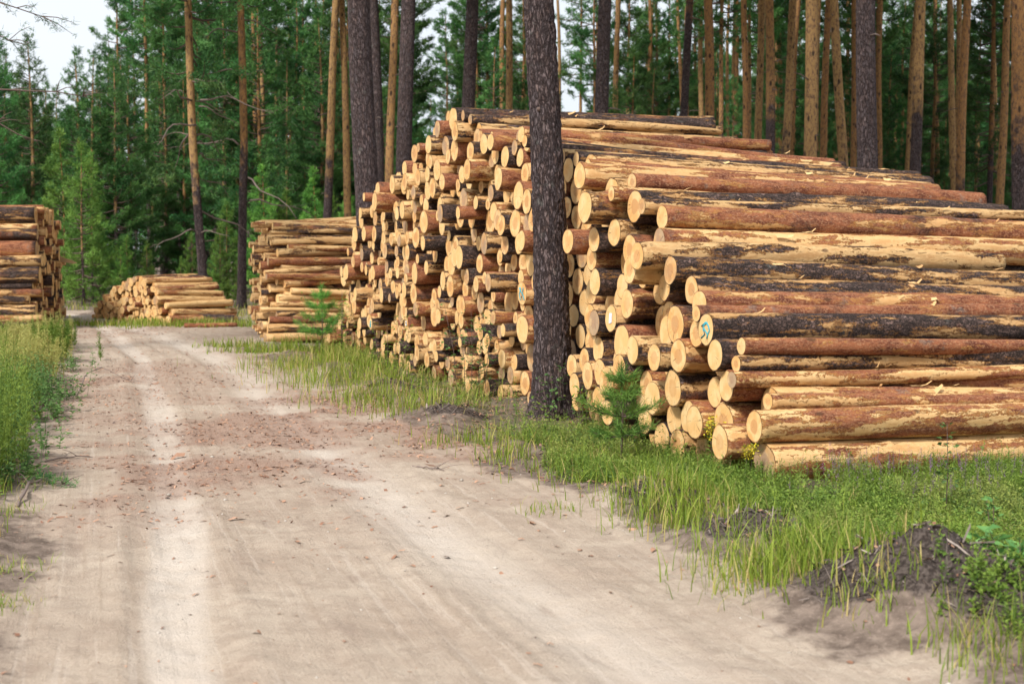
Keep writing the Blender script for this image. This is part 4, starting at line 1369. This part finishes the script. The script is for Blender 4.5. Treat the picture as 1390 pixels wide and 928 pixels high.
plants(wg, x, y, rs.uniform(.12, .55, len(x)) * np.clip((XL(y) - x), .35, 1), 22, .06, .022, rs, .3, .05)
tag(wg.build('undergrowth', M_WEED, smooth=False), 'low leafy undergrowth and weeds mixed into the grass', 'undergrowth', kind='stuff')

# tall feathery weeds on the left, in front of the left stack
tw = Geo()
for (px, py, n, h, s_, ll, lw) in ((8, 640, 30, .80, .1, .05, .012), (-14, 665, 26, .95, .1, .05, .012), (20, 590, 22, .6, .1, .06, .016), (4, 560, 26, .8, .25, .05, .012), (54, 505, 36, .55, .75, .05, .014), (76, 470, 34, .52, .6, .05, .014),
                             (66, 520, 26, .55, .6, .05, .014), (82, 474, 34, .42, .0, .06, .018), (74, 492, 22, .45, .05, .06, .018), (40, 478, 30, .42, .8, .05, .014), (22, 500, 30, .5, .7, .05, .014), (28, 470, 26, .42, .9, .05, .014), (5, 480, 30, .42, .9, .05, .014)):
    c = G(px, py); x = c[0] - .1 + rs.normal(0, .07 + .005 * c[1], n); y = c[1] + rs.normal(0, .4, n)
    plants(tw, x, y, h * rs.uniform(.6, 1.1, n), 150, ll, lw, rs, .9, .035, st=s_, stemw=.010)
# broad-leaved clumps
for (px, py, n, h) in ((30, 560, 40, .45), (48, 545, 36, .42), (12, 600, 40, .42), (60, 570, 22, .25), (28, 625, 26, .25), (14, 655, 18, .2), (70, 545, 20, .3), (88, 505, 20, .3), (20, 530, 30, .5)):
    c = G(px, py); x = c[0] + rs.normal(0, .05 + .006 * c[1], n); y = c[1] + rs.normal(0, .25, n)
    plants(tw, x, y, h * rs.uniform(.5, 1.1, n), 26, .060, .027, rs, .35, .12, st=.0, stemw=.006, m=1)
tag(tw.build('tall_weeds', [M_WEED, M_BUSH], smooth=False), 'tall feathery weeds at the left road edge', 'weeds', kind='stuff')

bgc = Geo()
for (px, py, n, r_, h, mi) in ((1230, 745, 90, .20, .20, 0), (1180, 735, 60, .15, .16, 0), (1290, 760, 70, .2, .18, 0), (1350, 745, 80, .22, .22, 0), (1110, 700, 60, .2, .14, 0), (1040, 690, 60, .25, .12, 0), (1385, 780, 50, .12, .22, 1), (960, 665, 60, .25, .12, 0), (1150, 690, 60, .3, .15, 0),
                               (1330, 690, 60, .25, .15, 1), (1250, 700, 60, .25, .14, 0), (900, 660, 50, .25, .12, 0), (800, 600, 50, .3, .14, 1), (880, 620, 40, .25, .14, 0), (1360, 860, 40, .15, .12, 0)):
    c = G(px, py); x = c[0] + rs.normal(0, r_, n); y = c[1] + rs.normal(0, r_ * .8, n)
    plants(bgc, x, y, h * rs.uniform(.5, 1.15, n), 30, .034, .020, rs, .6, .16, st=.0, stemw=.004, m=mi)
x, y = scatter(9000, -1, 6, 5.2, 13, lambda x, y: verge(x, y) * .55, rs)
plants(bgc, x, y, rs.uniform(.05, .26, len(x)), 9, .060, .012, rs, .9, .04, st=.2, stemw=.004, m=0)
x, y = scatter(3500, -1, 6, 5.2, 13, lambda x, y: verge(x, y) * .5, rs)
plants(bgc, x, y, rs.uniform(.04, .12, len(x)), 7, .050, .030, rs, .3, .15, st=.0, stemw=.003, m=1)
tag(bgc.build('low_shrubs_undergrowth', [M_WEED, M_BUSH], smooth=False), 'bright green bilberry-like cushions between the lowest log and the dark mound', 'undergrowth', kind='stuff')

# heather near the foot of the near slope
hg = Geo()
for (px, py, n, r_) in ((1190, 655, 60, .28), (1270, 650, 55, .3), (1140, 660, 30, .2), (1340, 665, 50, .3), (1230, 675, 35, .3)):
    c = G(px, py); x = c[0] + rs.normal(0, r_, n); y = c[1] + rs.normal(0, .12, n) - .15
    h = rs.uniform(.14, .28, n)
    plants(hg, x, y, h, 26, .014, .005, rs, 1.2, .03, stemw=.003, m=0)
    k2 = rs.rand(n) < .6
    z = hfun(x[k2], y[k2]) + h[k2] * .55
    plants(hg, x[k2], y[k2], h[k2] * .5, 26, .010, .008, rs, .5, .05, stemw=.002, m=1, z=z)
tag(hg.build('heather', [M_GRASS, M_HEATH], smooth=False), 'purple heather flowering below the lowest log', 'heather', kind='stuff')
print('plants', round(time.time() - T0, 1))


# single plants
def single_plant(name, px, py, label, cat, fn):
    c = G(px, py); c[2] = gz(c[0], c[1])
    root = empty(name, c); tag(root, label, cat); fn(root); return root


def small_pine(root, H=.78, seed=1, mat=M_NEEDLE_L, spread=.36, nl=.065):
    rs = np.random.RandomState(seed)
    V, Q, T = tube(np.array([(0, 0, -.03), (.01, 0, H * .5), (0, .01, H)]), [.011, .008, .004], 7); g = Geo(); g.add(V, Q, T); g.build('stem', M_TWIG, root)
    ce, di = [], []; lg = Geo()
    for (z, Lb, n) in ((.30, spread, 6), (.50, spread * .8, 6), (.70, spread * .6, 5), (.88, spread * .25, 4)):
        for j in range(n):
            az = j / n * 6.28 + z * 9 + rs.normal(0, .3); L = Lb * rs.uniform(.6, 1.15)
            p1 = np.array([math.cos(az) * L, math.sin(az) * L, z * H + L * rs.uniform(.15, .5)]); p0 = np.array([0, 0, z * H])
            pm = (p0 + p1) / 2 - [0, 0, .03]
            V, Q, T = tube(np.array([p0, pm, p1]), [.005, .004, .002], 4); lg.add(V, Q, T)
            for t in np.linspace(.3, 1, int(7 + 14 * L)):
                ce.append(p0 * (1 - t) ** 2 + 2 * pm * t * (1 - t) + p1 * t * t); di.append((p1 - p0) / L * .9)
    for t in np.linspace(.55, 1.02, 16): ce.append(np.array([0, 0, H * t])); di.append(np.array([0, 0, 1.0]))
    V, T, cc = needles(np.array(ce), np.array(di), 18, nl * 1.15, .0055, rs, .6, .1)
    b = lg.build('branch', M_TWIG, root)
    e = Geo(); e.add(V, None, T, dict(rn=cc, st=0)); e.build('needles', mat, root)


def leafy_stem(root, n=1, H=.8, nl=26, ll=.06, lw=.035, flower=False, seed=2, mat=None, sp=.03, stm=.008, bushy=.0, st=0.0):
    rs = np.random.RandomState(seed); g = Geo()
    x = rs.normal(0, sp, n); y = rs.normal(0, sp, n); h = H * rs.uniform(.75, 1.05, n)
    for i in range(n):
        V, Q, T = tube(np.array([(x[i], y[i], -.02), (x[i] * 1.3 + .01, y[i] * 1.3, h[i] * .5), (x[i] * 1.9, y[i] * 1.9, h[i])]), [stm * .5, stm * .4, stm * .2], 5); g.add(V, Q, T)
    g.build('stem', M_TWIG, root)
    e = Geo()
    for i in range(n):
        t = rs.uniform(.15, 1, nl); a = rs.uniform(0, 6.28, nl)
        c = np.stack([x[i] * (1 + .9 * t) + bushy * rs.normal(0, 1, nl), y[i] * (1 + .9 * t) + bushy * rs.normal(0, 1, nl), h[i] * t], -1)
        d = np.stack([np.cos(a), np.sin(a), .4 + rs.normal(0, .2, nl)], -1); L = ll * rs.uniform(.6, 1.2, nl)
        V, Q = leaves(c, d, L, L * lw / ll, rs); e.add(V, Q, None, dict(rn=np.repeat(rs.rand(nl), 4), st=np.full(nl * 4, st)))
    e.build('leaves', mat or M_WEED, root, smooth=False)
    if flower:
        e = Geo()
        for i in range(n):
            nf = 90; t = rs.uniform(.66, 1.04, nf); c = np.stack([x[i] * (1 + .9 * t) + rs.normal(0, .016, nf), y[i] * (1 + .9 * t) + rs.normal(0, .016, nf), h[i] * t], -1)
            d = rs.normal(0, 1, (nf, 3)); V, Q = leaves(c, d, np.full(nf, .016), np.full(nf, .012), rs); e.add(V, Q, None)
        e.build('flowers', M_YELLOW, root, smooth=False)


single_plant('pine_sapling', 843, 628, 'small green pine sapling in the grass in front of the log ends', 'sapling', lambda r: small_pine(r, .76, 1))
single_plant('pine_sapling', 437, 478, 'dark green pine sapling in the gap between the two right-hand stacks', 'sapling', lambda r: small_pine(r, 1.05, 4, M_NEEDLE_L, .42, .09))
single_plant('broadleaf_sapling', 1284, 700, 'thin broadleaf sapling standing in front of the lowest log', 'sapling', lambda r: leafy_stem(r, 1, .60, 44, .045, .03, seed=6, sp=.004, bushy=.028, mat=M_BUSH))
single_plant('broadleaf_sapling', 1345, 735, 'short bluish-green sapling in the grass near the frame edge', 'sapling', lambda r: leafy_stem(r, 2, .32, 26, .05, .03, seed=16, sp=.01, bushy=.02, mat=M_BUSH))
single_plant('goldenrod', 966, 640, 'yellow-flowered weed stalk before the lowest log ends', 'wildflower', lambda r: leafy_stem(r, 3, .44, 30, .06, .014, True, 7))
single_plant('goldenrod', 1008, 655, 'tilted yellow flower stalk touching the bottom corner logs', 'wildflower', lambda r: leafy_stem(r, 2, .30, 24, .05, .014, True, 8))
single_plant('goldenrod', 1247, 745, 'tiny yellow flower in the green above the dark mound', 'wildflower', lambda r: leafy_stem(r, 1, .16, 10, .03, .012, True, 9))
single_plant('leafy_shrub', 640, 545, 'blue-green leafy shrub climbing in front of the big stack', 'shrub', lambda r: leafy_stem(r, 6, 1.0, 42, .055, .03, seed=10, sp=.10, bushy=.05, mat=M_BUSH))
single_plant('leafy_shrub', 795, 585, 'light green shrub at the foot of the leaning trunk', 'shrub', lambda r: leafy_stem(r, 7, .46, 30, .05, .02, seed=11, sp=.09, bushy=.04, mat=M_WEED))
single_plant('leafy_shrub', 755, 572, 'thin-leaved shoots growing up against the bark of the leaning trunk', 'shrub', lambda r: leafy_stem(r, 4, .55, 22, .05, .026, seed=12, sp=.05, bushy=.03, mat=M_BUSH))
single_plant('leafy_shrub', 525, 520, 'thin upright shoots before the far part of the big stack', 'shrub', lambda r: leafy_stem(r, 5, .9, 36, .06, .022, seed=13, sp=.14, bushy=.04, mat=M_WEED))
single_plant('leafy_shrub', 462, 480, 'tall green shoots at the far foot of the big stack', 'shrub', lambda r: leafy_stem(r, 6, 1.0, 40, .07, .03, seed=14, sp=.15, bushy=.05, mat=M_WEED))
single_plant('leafy_shrub', 1380, 800, 'broad-leaved green plant at the right frame edge above the mound', 'shrub', lambda r: leafy_stem(r, 7, .26, 18, .085, .045, seed=15, sp=.06, bushy=.02, mat=M_BUSH))

# ------------------------------------------------------------------ debris
def chips(n, dens, box, rs, lmin, lmax, asp, lift=.004, flat=.22):
    x = rs.uniform(box[0], box[1], n); y = rs.uniform(box[2], box[3], n)
    kk = rs.rand(n) < dens(x, y); x, y = x[kk], y[kk]; n = len(x)
    z = hfun(x, y) + lift
    a = rs.uniform(0, 6.28, n); L = lmin + (lmax - lmin) * rs.rand(n) ** 2.2; W = L * rs.uniform(asp * .6, asp * 1.6, n)
    d = np.stack([np.cos(a), np.sin(a), rs.normal(0, flat, n)], -1); s = np.stack([-np.sin(a), np.cos(a), rs.normal(0, flat, n)], -1)
    c = np.stack([x, y, z + L * .06], -1)
    up = np.stack([0 * x, 0 * x, W * rs.uniform(.1, .45, n)], -1)
    L = L[:, None]; W = W[:, None]
    j = lambda: rs.uniform(.7, 1.2, (n, 1))
    V = np.stack([c - d * L * .5 * j() - s * W * .5, c - d * L * .5 * j() + s * W * .5 * j(), c + up - s * W * .3, c + up + s * W * .55, c + d * L * .5 * j() - s * W * .4 * j(), c + d * L * .5 * j() + s * W * .3], 1).reshape(-1, 3)
    o = np.arange(n)[:, None] * 6
    Q = np.concatenate([o + [0, 2, 3, 1], o + [2, 4, 5, 3]])
    return V, Q, dict(rn=np.repeat(rs.rand(n), 6), st=np.repeat((rs.rand(n) < .18) * rs.rand(n), 6))


cg = Geo()
V, Q, at = chips(210000, lambda x, y: litterness(x, y) * .62, (-9, 3, 6, 30), rs, .008, .060, .30); cg.add(V, Q, None, at)
V, Q, at = chips(30000, lambda x, y: (x > XL(y)) * (x < face_x(y) + .3) * .10, (-9, 4, 4.6, 26), rs, .006, .045, .5); cg.add(V, Q, None, at)
V, Q, at = chips(60000, lambda x, y: sstep(-.3, .5, x - XR(y)) * (x < face_x(y) + .2) * .45, (-5, 3, 6, 25), rs, .01, .06, .4); cg.add(V, Q, None, at)
for (px, py, L) in ((320, 704, .10), (150, 698 + 60, .05), (376, 650, .05), (560, 770, .04), (497, 757, .05), (590, 635, .14), (240, 620, .12), (412, 655, .08)):
    c = G(px, py); V, Q, at = chips(1, lambda x, y: 1 + 0 * x, (c[0], c[0] + .001, c[1], c[1] + .001), rs, L, L, .4); cg.add(V, Q, None, at)
print('chips', cg.n // 6)
tag(cg.build('bark_litter', M_CHIP, smooth=False), 'reddish bark flakes strewn over the sandy road and its edges', 'bark litter', kind='stuff')
# dark turf fibres on the mounds
fg = Geo()
V, Q, at = chips(60000, lambda x, y: mounddark(x, y), (-2.5, 4.5, 5.4, 17), rs, .012, .12, .09, .008, .6)
at['st'] = np.repeat((rs.rand(len(V) // 6) < .6).astype(float), 6); at['rn'] = at['rn'] ** 1.5
fg.add(V, Q, None, at)
tag(fg.build('turf_litter', mat_leaf('dead_turf', (.07, .052, .045), (.46, .37, .31), (.10, .075, .060), 0, 0), smooth=False), 'dark roots and dead turf on the earth mounds', 'litter', kind='stuff')
# pebbles: small rounded octahedra
n = 700; x = rs.uniform(-6, 3, n); y = rs.uniform(4.8, 16, n); kk = (x > XL(y)) & (x < XR(y) + .3); x, y = x[kk], y[kk]; n = len(x)
s = rs.uniform(.003, .011, n) * (1 + (rs.rand(n) < .06) * 1.3); z = hfun(x, y) + s * .3
o8 = np.array([(1, 0, 0), (0, 1, 0), (-1, 0, 0), (0, -1, 0), (0, 0, .6), (0, 0, -.6)])
V = (np.stack([x, y, z], -1)[:, None] + o8[None] * s[:, None, None] * rs.uniform(.6, 1.3, (n, 6, 1))).reshape(-1, 3)
t8 = np.array([(0, 1, 4), (1, 2, 4), (2, 3, 4), (3, 0, 4), (1, 0, 5), (2, 1, 5), (3, 2, 5), (0, 3, 5)])
T = (np.arange(n)[:, None, None] * 6 + t8[None]).reshape(-1, 3)
g = Geo(); g.add(V, None, T, dict(rn=np.repeat(rs.rand(n), 6), st=0))
tag(g.build('pebbles', M_PEB), 'small pale stones on the sandy road', 'pebbles', kind='stuff')

# shreds of bark on the logs of the near slope
sg = Geo(); rs = np.random.RandomState(8)
for kx in slope:
    g_ = LOGS[kx]
    for _ in range(rs.randint(1, 5)):
        t = rs.uniform(.08, .95) * g_['L']; r = g_['r0'] + (g_['r1'] - g_['r0']) * t / g_['L']
        a = rs.uniform(-.7, .9); d = g_['d']; uu = np.cross(d, [0, 0, 1]); uu /= np.linalg.norm(uu); ww = np.cross(uu, d)
        nrm = ww * math.cos(a) + uu * math.sin(a); tg = np.cross(nrm, d)
        c = g_['p0'] + d * t + nrm * (r * 1.0 + .002)
        L = rs.uniform(.03, .16); W = rs.uniform(.008, .03)
        dr = d * math.cos(rs.uniform(-.6, .6)) + tg * rs.uniform(-.5, .5)
        V = []
        for q_ in range(5):
            tt = q_ / 4; cc_ = c + dr * L * (tt - .5) + nrm * (.03 * tt ** 2 * rs.uniform(.2, 1.6)); w_ = W * (1 - .6 * tt)
            V += [cc_ - tg * w_, cc_ + tg * w_]
        Q = [(2 * i_, 2 * i_ + 1, 2 * i_ + 3, 2 * i_ + 2) for i_ in range(4)]
        sg.add(np.array(V), Q, None, dict(rn=rs.rand(), st=0))
tag(sg.build('bark_shreds', mat_leaf('torn_bark', (.50, .27, .11), (.72, .48, .22), None, 0, 0), smooth=False), 'curled bark shreds clinging to the long logs of the big stack', 'bark litter', kind='stuff')


def fallen(label, pts, rad, twigs, seed, sprig=False):
    rs = np.random.RandomState(seed)
    pts = [np.array(p, float) for p in pts]
    for p in pts: p[2] += gz(p[0], p[1])
    b = pts[0].copy(); P_ = np.array(pts) - b; q = np.linspace(0, len(P_) - 1, 12)
    C = np.stack([np.interp(q, range(len(P_)), P_[:, i]) for i in range(3)], -1) + rs.normal(0, rad * .5, (12, 3))
    g = Geo(); V, Q, T = tube(C, np.linspace(rad, rad * .35, 12), 7); g.add(V, Q, T)
    for k_ in range(twigs):
        p = C[rs.randint(3, 12)]; dv = np.array([rs.normal(0, 1), rs.normal(0, 1), rs.uniform(0, .8)]) * rs.uniform(.06, .16)
        V, Q, T = tube(np.array([p, p + dv * .5 + [0, 0, .01], p + dv]), [rad * .35, rad * .25, rad * .12], 4); g.add(V, Q, T)
    root = g.build('fallen_branch', M_DEAD, loc=b); tag(root, label, 'branch')
    if sprig:
        ce = C[7:][rs.randint(0, 5, 26)] + rs.normal(0, .03, (26, 3)); V, T, cc = needles(ce, np.tile([.3, .2, .1], (26, 1)), 14, .06, .004, rs); e = Geo(); e.add(V, None, T, dict(rn=cc, st=0)); e.build('needles', M_NEEDLE, root)


def gp(px, py, z): p = G(px, py); p[2] = z; return p


fallen('short forked branch with a needle tuft lying at the left road edge', [gp(22, 690, .015), gp(38, 668, .05), gp(58, 655, .03), gp(96, 660, .02)], .013, 6, 1, True)
fallen('thin bare twig arching over the sand beside the tall weeds', [gp(104, 538, .01), gp(118, 520, .12), gp(140, 508, .10), gp(178, 520, .01)], .008, 7, 2)
fallen('dark stick lying flat in the reddish bark litter', [gp(60, 628, .01), gp(95, 622, .02), gp(128, 620, .01)], .009, 3, 3)
fallen('small dark twig cluster on the right slope of the sandy verge', [gp(560, 634, .01), gp(580, 637, .02), gp(604, 639, .01)], .008, 3, 4)

# ------------------------------------------------------------------ light and sky
SUN_EL, SUN_AZ = 48.0, 215.0       # azimuth clockwise from +Y: behind and to the left
w = bpy.data.worlds.new('World'); sc.world = w; w.use_nodes = True
nt = w.node_tree; nt.nodes.clear()
o_ = nt.nodes.new('ShaderNodeOutputWorld'); bg = nt.nodes.new('ShaderNodeBackground')
sky = nt.nodes.new('ShaderNodeTexSky'); sky.sky_type = 'NISHITA'; sky.sun_disc = False
sky.sun_elevation = R(SUN_EL); sky.sun_rotation = R(SUN_AZ); sky.air_density = 1.2; sky.dust_density = 2.0
tc = nt.nodes.new('ShaderNodeTexCoord'); nz = nt.nodes.new('ShaderNodeTexNoise'); nz.inputs['Scale'].default_value = 2.2; nz.inputs['Detail'].default_value = 5
mp = nt.nodes.new('ShaderNodeMapping'); mp.inputs['Scale'].default_value = (1, 1, 2.5)
nt.links.new(tc.outputs['Generated'], mp.inputs[0]); nt.links.new(mp.outputs[0], nz.inputs['Vector'])
cl = nt.nodes.new('ShaderNodeMix'); cl.data_type = 'RGBA'
nt.links.new(nz.outputs['Fac'], cl.inputs[0]); cl.inputs[6].default_value = (5.6, 6.1, 6.8, 1); cl.inputs[7].default_value = (8.3, 8.5, 8.8, 1)
mx = nt.nodes.new('ShaderNodeMix'); mx.data_type = 'RGBA'; mx.inputs[0].default_value = .85
nt.links.new(sky.outputs[0], mx.inputs[6]); nt.links.new(cl.outputs[2], mx.inputs[7])
nt.links.new(mx.outputs[2], bg.inputs[0]); bg.inputs[1].default_value = .098
nt.links.new(bg.outputs[0], o_.inputs[0])
sd = bpy.data.lights.new('sun', 'SUN'); so = bpy.data.objects.new('sun', sd); COL.objects.link(so)
sd.energy = 3.1; sd.angle = R(8); sd.color = (1.0, .97, .92)
az = R(SUN_AZ); el = R(SUN_EL)
sdir = Vector((math.sin(az) * math.cos(el), math.cos(az) * math.cos(el), math.sin(el)))
so.rotation_euler = sdir.to_track_quat('Z', 'Y').to_euler()
so.location = (0, 0, 30)
vs = sc.view_settings
vs.view_transform = 'Standard'; vs.look = 'None'; vs.gamma = 1.0; vs.exposure = .56
try: vs.use_curve_mapping = False
except Exception: pass
sc.render.engine = 'CYCLES'
sc.cycles.max_bounces = 4; sc.cycles.diffuse_bounces = 2; sc.cycles.glossy_bounces = 1; sc.cycles.transparent_max_bounces = 4
sc.cycles.use_denoising = True
sc.cycles.use_adaptive_sampling = True; sc.cycles.adaptive_threshold = .02
print('script', round(time.time() - T0, 1))
